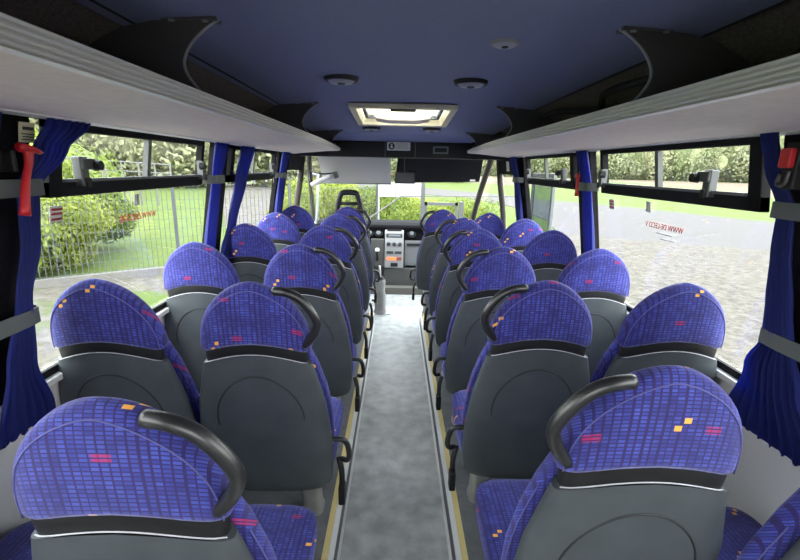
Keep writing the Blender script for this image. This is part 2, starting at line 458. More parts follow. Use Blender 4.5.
# ------------------------------------------------------------------ windows
def window(idx, s, y0, y1, ty=None, latches=(), tbar=None, label='', gm=None):
    w = struct(new_obj('window_%d' % idx, None)); w.location = (WX(SILL, s), y0, SILL); w['label'] = label
    bm = bmesh.new(); wallslab(bm, s, y0, y1, SILL+.004, WTOP-.002, .006, -.022); obj('glass', bm, gm or M_glass, w)
    if ty:
        a, b = ty
        zb, zt = 1.533, 1.757
        bm = bmesh.new()
        wallslab(bm, s, a, b, zb, zb+.048, .034, .012); wallslab(bm, s, a, b, zt-.028, zt, .034, .012)
        wallslab(bm, s, a, a+.05, zb, zt, .034, .012); wallslab(bm, s, b-.026, b, zb, zt, .034, .012)
        obj('transom_frame', bm, M_rubber, w, bevel=.004)
        bm = bmesh.new(); wallslab(bm, s, a+.05, b-.05, zb+.044, zb+.054, .012, .020); obj('slide_rail', bm, M_aludk, w)
        bm = bmesh.new(); wallslab(bm, s, tbar-.012, tbar+.012, zb+.05, zt-.03, .02, .008); obj('slide_stile', bm, M_latch, w)
        for ly, d in latches:
            bm = bmesh.new(); z = 1.61
            x = WX(z, s, .03)
            box(bm, *sorted((x, x+s*.03)), ly-.018, ly+.018, z-.045, z+.045)
            box(bm, *sorted((x-s*.006, x+s*.02)), ly-.016+d*.0, ly+.016+d*.03, z+.005, z+.04)
            l = obj('latch', bm, M_latch, w, bevel=.004)
            bm = bmesh.new(); cyl(bm, (x-s*.0, ly+d*.045, z+.018), (-s, 0, 0), .018, .015, .024, 14); box(bm, *sorted((x-s*.002, x-s*.008)), ly-.01, ly+.01, z-.05, z-.02)
            obj('latch_knob', bm, M_black, l, smooth=True, auto=40)
    return w
LW = 'saloon window with black-framed sliding transom on the '
w1 = window(1, -1, 1.285, 2.57, (1.345, 2.40), ((1.47, 1), (2.37, -1)), 1.885, LW+'fence side, nearest the camera')
w2 = window(2, 1, 1.285, 2.57, (1.345, 2.42), ((1.56, 1), (2.385, -1)), 1.90, LW+'road side, nearest the camera')
w3 = window(3, -1, 2.76, 3.93, (2.80, 3.80), ((3.70, -1),), 3.25, LW+'fence side, middle bay')
w4 = window(4, 1, 2.76, 3.93, (2.80, 3.82), ((2.95, 1), (3.75, -1)), 3.34, LW+'road side, middle bay')
window(5, -1, -.5, 1.06, label='rear saloon window on the fence side', gm=M_dimglass); window(6, 1, -.5, 1.06, label='rear saloon window on the road side', gm=M_dimglass)

# stickers on the glass
def text_mesh(s, size, m, parent, loc, rx, rz, name, mirror=False):
    cu = bpy.data.curves.new('t', 'FONT'); cu.body = s; cu.size = size; cu.align_x = 'CENTER'; cu.align_y = 'CENTER'; cu.extrude = size*.02
    to = bpy.data.objects.new('t', cu); COL.objects.link(to)
    dg = bpy.context.evaluated_depsgraph_get(); me = bpy.data.meshes.new_from_object(to.evaluated_get(dg))
    bpy.data.objects.remove(to)
    M = Matrix.Translation(Vector(loc)-Vector(root_loc(parent)))@Matrix.Rotation(rz, 4, 'Z')@Matrix.Rotation(rx, 4, 'X')
    if mirror: M = M@Matrix.Scale(-1, 4, (1, 0, 0))
    me.transform(M); me.materials.clear(); me.materials.append(m)
    return new_obj(name, me, parent)
def on_glass(s, y, z, d=.0): return (WX(z, s, -.018+d), y, z)
def plate_on_wall(bm, s, y, z, w, h, inset=.004, t=.002):
    wallslab(bm, s, y-w/2, y+w/2, z-h/2, z+h/2, t, inset)
RZ = {-1: PI/2, 1: -PI/2}
# red lettering low on the panes (the text faces outside, so it reads mirrored from the saloon)
t = thing('window_decal', 'red mirrored lettering on the nearest road-side pane', 'sticker', on_glass(1, 1.93, 1.42))
text_mesh('WWW DE-LECO V', .033, M_redfilm, t, (WX(1.425, 1, -.012), 1.885, 1.42), PI/2, RZ[1], 'red_lettering', True)
bm = bmesh.new(); plate_on_wall(bm, 1, 1.88, 1.390, .12, .004, -.012); plate_on_wall(bm, 1, 1.86, 1.368, .10, .003, -.012); obj('grey_lines', bm, M_greytext, t)
t = thing('window_decal', 'faint red slanted lettering on the nearest fence-side pane', 'sticker', on_glass(-1, 1.86, 1.42))
text_mesh('WWW.DECO-EL', .036, M_redfilm, t, (WX(1.425, -1, -.012), 1.86, 1.425), PI/2, RZ[-1], 'red_lettering', True)
for s, y in ((-1, 1.84), (1, 2.0)):
    t = thing('window_pictogram', 'small pale pictogram sticker on the %s-side pane under the sliding transom' % ('fence' if s < 0 else 'road'), 'sticker', on_glass(s, y, 1.49))
    bm = bmesh.new(); plate_on_wall(bm, s, y, 1.495, .034, .046, -.012); obj('sticker_sheet', bm, M_stick, t)
    bm = bmesh.new(); x = WX(1.495, s, -.009)
    tube(bm, [(x, y-.009, 1.478), (x, y, 1.512), (x, y+.010, 1.478)], .0022, 5, 1); obj('pictogram', bm, M_greytext, t)
for s, y, lab in ((-1, 1.40, 'small white and red striped sticker on fence-side pane by the curtain'), (1, 2.35, 'small red and white striped sticker on road-side pane under the transom latch')):
    t = thing('striped_sticker', lab, 'sticker', on_glass(s, y, 1.47))
    bm = bmesh.new(); plate_on_wall(bm, s, y, 1.48, .05, .05, -.012); obj('sticker_sheet', bm, M_stick, t)
    bm = bmesh.new()
    for k in (-.015, .001, .015): plate_on_wall(bm, s, y, 1.48+k, .046, .007, -.009)
    obj('red_stripes', bm, M_redfilm, t)

# ------------------------------------------------------------------ curtains
def curtain(s, prof, label, amp=.013, folds=6, hemz=None, base_x=.050):
    """prof: list of (z, y_rear, y_front, inset)"""
    zs = [p[0] for p in prof]
    def lerp(z):
        for a, b in zip(prof[:-1], prof[1:]):
            if a[0] >= z >= b[0]:
                t = (a[0]-z)/(a[0]-b[0]); t = t*t*(3-2*t)
                return [a[i]+(b[i]-a[i])*t for i in (1, 2, 3)]
        return list(prof[-1][1:])
    bm = bmesh.new(); n = folds*8; rows = 40
    grid = []
    for k in range(rows+1):
        z = zs[0]+(zs[-1]-zs[0])*k/rows
        ya, yb, ins = lerp(z)
        wdt = yb-ya; row = []
        for j in range(n+1):
            t = j/n
            a = amp*min(1, (wdt/.16))
            off = a*math.sin(t*folds*2*PI+.6*math.sin(z*7))+.4*a*math.sin(t*folds*4.3*PI+1.3)
            zz = z
            if k > rows-6: zz = z+.012*math.sin(t*folds*2*PI)*(k-rows+6)/6
            row.append((WX(z, s, ins+base_x+off), ya+wdt*t, zz))
        grid.append(row)
    V = [[bm.verts.new(p) for p in r] for r in grid]
    for k in range(rows):
        for j in range(n): bm.faces.new((V[k][j], V[k][j+1], V[k+1][j+1], V[k+1][j]))
    o = obj('curtain', bm, M_curt, None, smooth=True, origin=(WX(zs[-1], s), (prof[0][1]+prof[0][2])/2, zs[-1]))
    md = o.modifiers.new('Solidify', 'SOLIDIFY'); md.thickness = .003
    return tag(o, label, 'curtain', 'blue curtains tied back along the windows')
def strap(s, y0, y1, z, label, m=None):
    bm = bmesh.new()
    P = [(WX(z, s, .008), y0-.005, z), (WX(z, s, .055), y0+.012, z), (WX(z, s, .064), (y0+y1)/2, z), (WX(z, s, .055), y1-.012, z), (WX(z, s, .008), y1+.005, z)]
    P = catmull(P, 4); rings = []
    for p in P: rings.append([(p.x, p.y, z-.022), (p.x, p.y, z+.022), (p.x+s*.006, p.y, z+.022), (p.x+s*.006, p.y, z-.022)])
    loft(bm, rings)
    o = obj('curtain_tie', bm, m or M_strap, None, smooth=True, auto=40, origin=(WX(z, s), (y0+y1)/2, z))
    return tag(o, label, 'curtain tie')
zt = 1.752
curtain(-1, [(zt, 1.28, 1.46, .0), (1.667, 1.23, 1.36, 0), (1.565, 1.19, 1.265, -.01), (1.42, 1.185, 1.255, 0), (1.27, 1.165, 1.222, 0), (1.08, 1.13, 1.23, 0), (.86, 1.09, 1.31, .0)], 'dark blue curtain tied beside the red hammer, nearest on the fence side')
curtain(-1, [(zt, .92, 1.14, .0), (1.565, 1.02, 1.12, -.01), (1.2, .95, 1.09, 0), (.86, .85, 1.06, .0)], 'dark blue curtain behind the red hammer pillar, rear edge of the fence side')
curtain(1, [(zt, 1.248, 1.305, .0), (1.67, 1.235, 1.285, 0), (1.55, 1.19, 1.245, -.01), (1.43, 1.18, 1.245, 0), (1.28, 1.165, 1.255, 0), (1.18, 1.155, 1.258, 0), (1.06, 1.12, 1.32, 0), (.84, 1.00, 1.41, .0)], 'dark blue curtain flared at the hem, nearest on the road side', folds=9)
curtain(1, [(zt, .85, 1.06, .0), (1.545, .94, 1.03, -.01), (1.2, .90, 1.10, 0), (.85, .85, 1.05, .0)], 'dark blue curtain at the far edge of the frame, road side')
curtain(-1, [(zt, 2.44, 2.62, .0), (1.56, 2.46, 2.58, -.01), (1.2, 2.40, 2.54, 0), (.86, 2.36, 2.56, .0)], 'bright blue curtain on the near edge of the middle fence-side pillar', folds=4)
curtain(-1, [(zt, 2.84, 3.08, .0), (1.56, 2.80, 2.98, 0), (1.3, 2.74, 2.86, 0), (1.12, 2.66, 2.78, .0), (.95, 2.60, 2.74, 0)], 'deep blue curtain swept back from the middle fence-side window', folds=5)
curtain(1, [(zt, 2.49, 2.63, .0), (1.56, 2.48, 2.60, -.01), (1.2, 2.44, 2.58, 0), (.86, 2.38, 2.58, .0)], 'bright blue curtain on the near edge of the middle road-side pillar', folds=4)
curtain(-1, [(zt, 3.86, 4.08, .0), (1.56, 3.88, 4.02, -.01), (1.2, 3.82, 4.0, 0), (.86, 3.78, 4.02, .0)], 'blue curtain on the front fence-side pillar', folds=4)
curtain(1, [(zt, 3.98, 4.16, .0), (1.56, 3.98, 4.12, -.01), (1.2, 3.92, 4.10, 0), (.86, 3.84, 4.10, .0)], 'blue curtain on the front road-side pillar', folds=4)
strap(-1, 1.0, 1.275, 1.57, 'dark grey curtain tie behind the red hammer'); strap(1, 1.02, 1.26, 1.55, 'dark grey curtain tie under the road-side hammer holder')
strap(-1, 1.0, 1.255, 1.21, 'lower dark grey curtain tie under the red hammer'); strap(1, 1.0, 1.275, 1.18, 'lower dark grey curtain tie above the flared road-side hem')
strap(-1, 2.45, 2.60, 1.56, 'pale curtain tie on the middle fence-side pillar', M_latch); strap(1, 2.47, 2.62, 1.56, 'pale curtain tie on the middle road-side pillar', M_latch)
strap(-1, 3.86, 4.04, 1.56, 'pale curtain tie on the front fence-side pillar', M_latch); strap(1, 3.96, 4.14, 1.56, 'pale curtain tie on the front road-side pillar', M_latch)

bm = bmesh.new(); tube(bm, [(WX(1.33, 1, .012), 1.243, 1.33), (WX(1.06, 1, .012), 1.262, 1.06)], .011, 8, 1)
tag(obj('grey_rod', bm, M_strap, smooth=True, origin=(WX(1.06, 1), 1.26, 1.06)), 'slim grey rod upright beside the flared road-side curtain', 'rod')
# emergency hammers and pillar stickers
def hammer(s, y, z, label, full=True):
    x = WX(z, s, .082 if full else .05); K = .74 if full else 1
    t = thing('emergency_hammer', label, 'hammer', (x, y, z))
    bm = bmesh.new()
    if full:
        tube(bm, [(x, y-.045, z-.115), (x, y-.026, z-.04), (x, y-.006, z+.01), (x, y, z+.042)], lambda k: .0125-.004*math.sin(k*PI), 10, 4, 1.1)
        obj('handle', bm, M_red, t, smooth=True)
        bm = bmesh.new(); tube(bm, [(x, y-.026, z+.050), (x, y, z+.050), (x, y+.040, z+.040)], lambda k: .012-.006*k, 10, 3); obj('hammer_head', bm, M_red, t, smooth=True)
        bm = bmesh.new(); cyl(bm, (x, y+.038, z+.040), (0, 1, 0), .005, .001, .012, 8); obj('steel_tip', bm, M_alu, t)
        bm = bmesh.new(); box(bm, *sorted((x+s*.014, x+s*.075)), y-.034, y-.020, z-.01, z+.045); obj('bracket', bm, M_black, t, bevel=.004)
    else:
        box(bm, *sorted((x, x+s*.05)), y-.022, y+.022, z-.06, z+.06); obj('bracket', bm, M_black, t, bevel=.004)
        bm = bmesh.new(); box(bm, *sorted((x-s*.018, x)), y-.018, y+.018, z-.005, z+.045); obj('handle', bm, M_red, t, bevel=.005)
        bm = bmesh.new(); tube(bm, [(x-s*.008, y-.014, z-.012), (x-s*.012, y-.012, z-.045), (x-s*.012, y+.010, z-.048), (x-s*.008, y+.014, z-.02)], .005, 6, 4); obj('grey_loop', bm, M_latch, t, smooth=True)
    return t
hammer(-1, 1.185, 1.62, 'red emergency hammer hanging on the nearest fence-side pillar')
hammer(1, 1.205, 1.665, 'small red emergency hammer in black holder beside the road-side curtain', False)
bm = bmesh.new(); plate_on_wall(bm, -1, 1.24, 1.71, .050, .05, .03, .003)
t = thing('instruction_sticker', 'cream instruction sticker above the red hammer', 'sticker', (WX(1.705, -1), 1.25, 1.70)); obj('sticker_sheet', bm, M_cream, t)
bm = bmesh.new(); plate_on_wall(bm, -1, 1.24, 1.720, .034, .008, .034, .002)
for k in range(3): plate_on_wall(bm, -1, 1.24, 1.706-k*.007, .042-.006*(k % 2), .0025, .034, .002)
obj('print_lines', bm, M_darktext, t)
for (s, y, z, lab) in ((1, 2.80, 1.66, 'tiny cream sticker on the middle road-side pillar'), (1, 2.79, 1.60, None)):
    if lab:
        bm = bmesh.new(); plate_on_wall(bm, s, 2.70, z, .05, .06, .004, .003); o = tag(obj('pillar_sticker', bm, M_white, origin=(WX(z, s), 2.7, z)), lab, 'sticker')
    else:
        bm = bmesh.new(); x = WX(z, s, .02); tube(bm, [(x, 2.70, z-.10), (x, 2.70, z), (x, 2.71, z+.02)], .012, 8, 4); tube(bm, [(x, 2.67, z+.015), (x, 2.73, z+.015)], .013, 8, 1)
        tag(obj('emergency_hammer', bm, M_red, smooth=True, origin=(x, 2.7, z-.1)), 'tiny red hammer on the middle road-side pillar', 'hammer')

# ------------------------------------------------------------------ luggage racks
def rack(s, label):
    c = CX+.02
    t = thing('luggage_rack', label, 'luggage rack', (c+s*.6, 0, 1.76))
    R_=0; ysmp = [Y0, 0, 1, 2, 3, 3.3, 3.6, 3.9, 4.15, 4.28, 4.36, 4.42, 4.46, 4.48]
    xin = lambda y: .565 if y <= 4.1 else .565+.42*(1-math.sqrt(max(0, 1-((y-4.1)/.38)**2)))
    zl = lambda y: 0.0
    def sweep(pr):
        kk = lambda y: 1-.62*max(0, min(1, (y-3.0)/1.3))**1.5
        return [[(c+s*min(xin(y)+dx, 1.02), y, 1.781+(z-1.781)*kk(y)) for dx, z in pr] for y in ysmp]
    def shelf_ring(y):
        xi = xin(y)+.012; xo = 1.005
        return [(c+s*xi, y, 1.797), (c+s*xo, y, 1.772), (c+s*(xo+.01), y, 1.754), (c+s*(xi+xo)/2, y, 1.766), (c+s*xi, y, 1.783)]
    bm = bmesh.new(); loft(bm, [shelf_ring(y) for y in ysmp]); obj('shelf', bm, M_rack, t)
    # lip: five rounded ridges standing on a darker back strip
    bm = bmesh.new(); loft(bm, sweep([(.006, 1.784), (.002, 1.822), (.020, 1.824), (.022, 1.784)])); obj('lip_strip', bm, M_lipdk, t)
    bm = bmesh.new()
    for k, (z, h) in enumerate(((1.820, .0085), (1.8095, .0085), (1.799, .0085), (1.7885, .0075), (1.7805, .0045))):
        a = h*.5
        loft(bm, sweep([(-.004, z-a*.7), (-.007, z-a*.25), (-.007, z+a*.25), (-.004, z+a*.7), (.010, z+a), (.010, z-a)]))
    obj('lip_ridges', bm, M_lip, t)
    # pale lower trim where shelf meets wall
    bm = bmesh.new(); r = []
    for y in (Y0, 2, 4.3): r.append([(c+s*.975, y, 1.752), (c+s*1.005, y, 1.748), (c+s*1.008, y, 1.760), (c+s*.978, y, 1.763)])
    loft(bm, r); obj('shelf_trim', bm, M_lip, t)
    # hanger fins
    for fy in (1.27, 2.76, 3.95):
        zc = cz(CX+.02+s*.5, fy)-.004
        inner = catmull([(.515, zc), (.550, zc-.022), (.590, zc-.058), (.612, zc-.10), (.606, zc-.135), (.578, 1.826)], 5)
        pl = [(p.x, p.y) for p in inner]+[(.80, 1.80), (.95, 1.79), (.93, 1.86), (.85, 1.93), (.76, 1.975), (.66, zc-.004)]
        bm = bmesh.new(); prism(bm, [(c+s*x, fy, z) for x, z in pl], (0, .012, 0))
        box(bm, *sorted((c+s*.515, c+s*.665)), fy-.012, fy+.03, zc-.006, zc+.002)
        f = obj('hanger_fin', bm, M_fin, t)
        bm = bmesh.new(); tube(bm, [(c+s*(p.x-.002), fy+.004, p.y) for p in inner], .0045, 6, 1); obj('fin_edge', bm, M_finedge, f, smooth=True)
        for xx in (.545, .63):
            bm = bmesh.new(); cyl(bm, (c+s*xx, fy-.004, zc-.010), (0, 0, 1), .008, .008, .006, 10); obj('screw', bm, M_finedge, f)
    if s > 0:
        pass
    return t
rack(-1, 'overhead luggage rack with beige underside and ridged lip, fence side'); rack(1, 'overhead luggage rack with beige underside and ridged lip, road side')
# loose cable over the road-side rack
c = CX+.02
bm = bmesh.new(); tube(bm, [(c+.72, .3, 1.93), (c+.80, .9, 1.935), (c+.82, 1.15, 1.88), (c+.78, 1.45, 1.93), (c+.77, 1.9, 1.945), (c+.82, 2.1, 1.90), (c+.77, 2.5, 1.94), (c+.78, 3.0, 1.93), (c+.81, 3.3, 1.90), (c+.76, 4.0, 1.91)], .014, 7, 6)
tag(obj('loose_cable', bm, M_blackmat, smooth=True, origin=(c+.8, 2, 1.9)), 'black cable sagging along the dark cove above the road-side rack', 'cable')
bm = bmesh.new(); tube(bm, [(c+.82, .5, 1.90), (c+.86, 1.1, 1.87), (c+.88, 1.3, 1.84), (c+.84, 1.7, 1.88), (c+.84, 2.4, 1.89)], .007, 7, 6)
tag(obj('loose_cable', bm, M_blackmat, smooth=True, origin=(c+.85, 1.2, 1.87)), 'thinner black cable lying lower in the road-side cove', 'cable')

# ------------------------------------------------------------------ ceiling lamps and roof hatch
def lamp(x, y, label, grey=False, k=1.0):
    z = cz(x, y); t = thing('ceiling_lamp', label, 'ceiling lamp', (x, y, z), 'round lamps in the blue ceiling')
    bm = bmesh.new(); cyl(bm, (x, y, z+.004), (0, 0, -1), .078*k, .070*k, .020*k, 32); obj('bezel', bm, M_finedge if grey else M_black, t, smooth=True, auto=40)
    bm = bmesh.new(); cyl(bm, (x, y, z+.004-.020*k), (0, 0, -1), .056*k, .046*k, .008*k, 32); obj('lens', bm, M_lens, t, smooth=True, auto=40)
    bm = bmesh.new(); cyl(bm, (x, y, z+.004-.028*k), (0, 0, -1), .018*k, .014*k, .005*k, 16); obj('lens_hub', bm, M_black if grey else M_strap, t)
lamp(-.25, 2.08, 'black round ceiling lamp on the fence side behind the hatch'); lamp(.31, 2.10, 'black round ceiling lamp on the road side behind the hatch')
lamp(.315, 1.48, 'grey-rimmed round ceiling lamp nearest the camera', True, .60)
lamp(-.22, 3.83, 'small dark ceiling lamp past the hatch, fence side'); lamp(.27, 3.83, 'small dark ceiling lamp past the hatch, road side')

t = thing('roof_hatch', 'open cream-framed roof hatch letting daylight in', 'roof hatch', ((HX0+HX1)/2, HY0, 1.98))
def ringframe(bm, x0, x1, y0, y1, w, z0, z1, zf=None):
    f = lambda x, y: 0 if zf is None else zf(x, y)
    for a in ((x0, x1, y0, y0+w), (x0, x1, y1-w, y1), (x0, x0+w, y0+w, y1-w), (x1-w, x1, y0+w, y1-w)):
        vs = box(bm, *a, z0, z1)
        for v in vs: v.co.z += f(v.co.x, v.co.y)
zf = lambda x, y: cz(.02, y)-2.0
bm = bmesh.new(); ringframe(bm, HX0-.03, HX1+.03, HY0-.03, HY1+.03, .042, 1.965, 1.99, zf); obj('hatch_trim', bm, M_cream, t, bevel=.005)
bm = bmesh.new(); ringframe(bm, HX0, HX1, HY0, HY1, .012, 1.985, 2.14, zf); obj('hatch_collar', bm, M_cream, t)
bm = bmesh.new(); ringframe(bm, HX0+.03, HX1-.03, HY0+.03, HY1-.03, .022, 2.005, 2.03, zf); obj('lid_frame', bm, M_strap, t)
bm = bmesh.new(); box(bm, HX0-.02, HX1+.02, HY0-.02, HY1+.02, 2.16, 2.17); obj('hatch_lid', bm, M_acryl, t)
bm = bmesh.new(); 
pl = [(-.17, 0), (-.15, -.028), (-.07, -.04), (.12, -.04), (.20, -.028), (.22, 0)]
prism(bm, [(x, HY0+.26, 1.975+z) for x, z in pl], (0, .22, 0)); obj('lid_panel', bm, M_rack, t, bevel=.006)
bm = bmesh.new(); box(bm, -.05, .10, HY0-.005, HY0+.03, 1.962, 1.985); obj('hatch_latch', bm, M_strap, t, bevel=.004)

# ------------------------------------------------------------------ front header with sign and clock
t = thing('header_panel', 'black header panel between the racks over the cab opening', 'panel', (.02, 4.38, 1.735))
bm = bmesh.new(); box(bm, -.98, 1.03, 4.50, 4.66, 1.735, 1.90); box(bm, -.64, .68, 4.37, 4.52, 1.735, 1.875); obj('panel_body', bm, M_black, t, bevel=.006)
bm = bmesh.new(); box(bm, -.125, -.119, 4.362, 4.371, 1.737, 1.873); box(bm, .155, .161, 4.362, 4.371, 1.737, 1.873); obj('panel_seam', bm, M_aludk, t)
t = thing('notice_sign', 'white notice with round pictogram on the black header', 'sign', (.003, 4.365, 1.835))
bm = bmesh.new(); box(bm, -.105, .112, 4.360, 4.369, 1.797, 1.872); obj('sign_plate', bm, M_white, t)
bm = bmesh.new(); cyl(bm, (-.062, 4.360, 1.835), (0, -1, 0), .030, .030, .003, 20); obj('pictogram_disc', bm, M_darktext, t)
bm = bmesh.new(); cyl(bm, (-.062, 4.357, 1.847), (0, -1, 0), .008, .008, .002, 10); box(bm, -.074, -.050, 4.355, 4.357, 1.818, 1.836); obj('pictogram_figure', bm, M_white, t)
bm = bmesh.new()
for k in range(3): box(bm, -.022, .100-.012*(k % 2), 4.357, 4.360, 1.853-k*.018, 1.859-k*.018)
obj('print_lines', bm, M_greytext, t)
t = thing('clock_display', 'small rectangular display with silver frame on the black header', 'clock', (.395, 4.365, 1.80))
bm = bmesh.new(); box(bm, .325, .468, 4.358, 4.369, 1.775, 1.842); obj('display_frame', bm, M_greymetal, t, bevel=.003)
bm = bmesh.new(); box(bm, .340, .453, 4.353, 4.360, 1.790, 1.827); obj('display_screen', bm, M_black, t)

# ------------------------------------------------------------------ cab: posts, windscreen, blinds, dashboard
def post(name, pts, r, label=None, m=None, flat=1.0):
    bm = bmesh.new(); tube(bm, pts, r, 8, 4, flat); return struct(obj(name, bm, m or M_apillar, smooth=True), label)
for s, side in ((-1, 'left'), (1, 'right')):
    post('trim_door_post_'+side, [(CX+s*1.02, 4.86, 1.78), (CX+s*1.06, 4.88, 1.5), (CX+s*1.14, 4.92, 1.0), (CX+s*1.16, 4.94, .0)], .030)
    post('trim_windscreen_pillar_'+side, [(CX+s*.99, 5.02, 1.80), (CX+s*(.99 if s > 0 else 1.02), 5.20, 1.68), (CX+s*(1.0 if s > 0 else 1.11), 5.75, 1.32), (CX+s*(1.03 if s > 0 else 1.20), 6.35, .92)], .036 if s > 0 else .030)
    bm = bmesh.new()
    wallslab(bm, s, 4.95, 6.5, -.06, .86, .05, 0); struct(obj('wall_cab_'+side, bm, M_wall))
    bm = bmesh.new(); wallslab(bm, s, 4.27, 4.84, SILL, 1.60, .006, -.02)
    prism(bm, [(CX+s*1.05, 4.95, 1.72), (CX+s*1.05, 5.10, 1.70), (CX+s*1.10, 6.3, .95), (CX+s*1.14, 4.97, .90)], (s*.006, 0, 0))
    w = struct(obj('window_%d' % (7 if s < 0 else 8), bm, M_glass), 'cab side glass')
    bm = bmesh.new(); wallslab(bm, s, 4.27, 4.86, 1.60, 1.76, .05, .01); struct(obj('trim_door_head_'+side, bm, M_pillar))
bm = bmesh.new(); box(bm, -1.0, 1.06, 4.62, 5.12, 1.80, 1.84); struct(obj('ceiling_cab', bm, M_pillar))
bm = bmesh.new(); prism(bm, [(-.96, 5.08, 1.80), (1.02, 5.08, 1.80), (1.06, 6.42, .90), (-1.0, 6.42, .90)], (0, .006, .006)); struct(obj('window_9', bm, M_glass), 'windscreen')
t = thing('door_sticker', 'white notice sticker on the dark panel over the passenger door', 'sticker', (WX(1.68, 1), 4.5, 1.66))
bm = bmesh.new(); wallslab(bm, 1, 4.40, 4.50, 1.63, 1.72, .003, .014); obj('sticker_sheet', bm, M_white, t)

t = thing('sun_blind', 'pale grey pulled-down sun blind across the driver side windscreen', 'blind', (-.47, 5.25, 1.46))
bm = bmesh.new(); 
prism(bm, [(-.885, 5.06, 1.78), (-.085, 5.06, 1.78), (-.075, 5.22, 1.462), (-.84, 5.22, 1.462)], (0, .004, 0)); obj('blind_cloth', bm, M_blind, t)
bm = bmesh.new(); tube(bm, [(-.84, 5.222, 1.460), (-.075, 5.222, 1.460)], .008, 8, 1); obj('bottom_rail', bm, M_greymetal, t, smooth=True)
bm = bmesh.new(); tube(bm, [(-.885, 5.05, 1.785), (-.08, 5.05, 1.785)], .018, 8, 1); obj('roller', bm, M_strap, t, smooth=True)
t = thing('sun_blind', 'dark tinted sun shade across the passenger side windscreen', 'blind', (.47, 5.25, 1.50))
bm = bmesh.new(); prism(bm, [(.0, 5.06, 1.78), (.93, 5.06, 1.78), (.93, 5.24, 1.505), (-.03, 5.24, 1.475)], (0, .008, 0)); obj('shade_panel', bm, M_tint, t)
bm = bmesh.new(); box(bm, .82, .88, 5.224, 5.232, 1.51, 1.54); obj('shade_label', bm, M_white, t)
t = thing('interior_mirror', 'dark rectangular interior mirror hanging at the middle of the windscreen', 'mirror', (.08, 5.0, 1.48))
bm = bmesh.new(); box(bm, -.03, .19, 5.00, 5.03, 1.475, 1.60); obj('mirror_housing', bm, M_black, t, bevel=.01)
bm = bmesh.new(); box(bm, -.02, .18, 4.993, 5.0, 1.485, 1.59); obj('mirror_glass', bm, mat('mirror_glass', (.03, .03, .033), .35), t)
bm = bmesh.new(); tube(bm, [(.08, 5.02, 1.59), (.08, 5.05, 1.80)], .01, 8, 1); obj('stalk', bm, M_black, t)
bm = bmesh.new(); tube(bm, [(-.02, 5.26, 1.47), (-.018, 5.28, 1.25), (-.022, 5.28, 1.16)], .004, 6, 3); cyl(bm, (-.045, 5.28, 1.16), (1, 0, -.15), .010, .008, .03, 8)
tag(obj('hanging_cord', bm, M_strap, smooth=True, origin=(-.02, 5.28, 1.16)), 'thin dark cord hanging in the middle of the windscreen', 'cord')
# exterior driver mirror arm seen past the blind
t = thing('wing_mirror_arm', 'white tubular mirror arm and pole outside the driver corner', 'mirror arm', (-1.0, 5.9, .95))
bm = bmesh.new(); tube(bm, [(-1.04, 5.82, .92), (-1.02, 5.84, 1.2), (-1.01, 5.86, 1.56)], .016, 8, 3); obj('pole', bm, M_greymetal, t, smooth=True)
bm = bmesh.new(); tube(bm, [(-1.03, 5.86, 1.53), (-1.10, 5.86, 1.56)], .016, 8, 1); obj('elbow', bm, M_greymetal, t, smooth=True)
t = thing('blind_arm', 'pale hinged arm with dark end in front of the driver sun blind', 'arm', (-.95, 5.10, 1.44))
bm = bmesh.new(); tube(bm, [(-.955, 5.12, 1.435), (-.82, 5.10, 1.50), (-.70, 5.08, 1.545)], .030, 10, 2, .9); obj('arm_body', bm, M_latch2, t, smooth=True)
bm = bmesh.new(); cyl(bm, (-.70, 5.08, 1.545), (1, 0, .35), .040, .036, .045, 14); obj('end_cap', bm, M_strap, t, smooth=True, auto=40)
bm = bmesh.new(); tube(bm, [(-1.0, 5.08, 1.60), (-.90, 5.08, 1.57), (-.80, 5.08, 1.56), (-.69, 5.07, 1.575)], .008, 6, 3); obj('arm_cable', bm, M_black, t, smooth=True)

# dashboard
t = thing('dashboard', 'grey cab dashboard with silver centre console', 'dashboard', (.05, 6.0, .1))
bm = bmesh.new()
prof = [(5.98, .60), (5.97, .80), (5.93, .875), (5.95, .905), (6.10, .925), (6.42, .925), (6.42, .40), (6.1, .40)]
loft(bm, [[(x, y, z) for y, z in prof] for x in (-1.08, .0, 1.14)]); obj('dash_top', bm, mat('dash_pad', (.006, .006, .007), .9, spec=.05), t, bevel=.01)
bm = bmesh.new()
prof = [(5.90, .335), (5.90, .60), (5.93, .80), (5.955, .868), (6.02, .868), (6.1, .33)]
loft(bm, [[(x, y, z) for y, z in prof] for x in (-.155, .095)]); obj('centre_console', bm, M_console, t, bevel=.01)
bm = bmesh.new(); box(bm, -.16, .285, 5.92, 6.2, 0, .33); obj('lower_console', bm, M_conslow, t, bevel=.012)
def dface(z):  # console face y at height z
    return 5.90 if z < .6 else 5.90+(z-.6)*.15 if z < .8 else 5.93+(z-.8)*.4
def panel(name, x0, x1, z0, z1, m, dy=.008):
    bm = bmesh.new(); y = dface((z0+z1)/2)
    box(bm, x0, x1, y-dy, y+.02, z0, z1); obj(name, bm, m, t, bevel=.003)
panel('radio', -.125, .065, .825, .858, M_black); panel('heater_display', -.135, .075, .742, .795, M_dash, .006); panel('heater_window', -.11, .05, .757, .782, M_greymetal, .009)
for x in (-.105, -.03, .045):
    for zz in (.655,):
        bm = bmesh.new(); cyl(bm, (x, dface(zz), zz), (0, -1, 0), .028, .024, .025, 18); obj('rotary_knob', bm, M_dash, t, smooth=True, auto=40)
panel('switch_row', -.13, -.04, .53, .565, M_dash); panel('switch_row', -.02, .07, .53, .565, M_dash)
panel('amber_display', -.13, .0, .44, .485, M_disp); panel('amber_display_dark', .004, .07, .44, .485, mat('display_dark', (.25, .06, .04), .5))
panel('ashtray', -.075, .02, .355, .405, M_black)
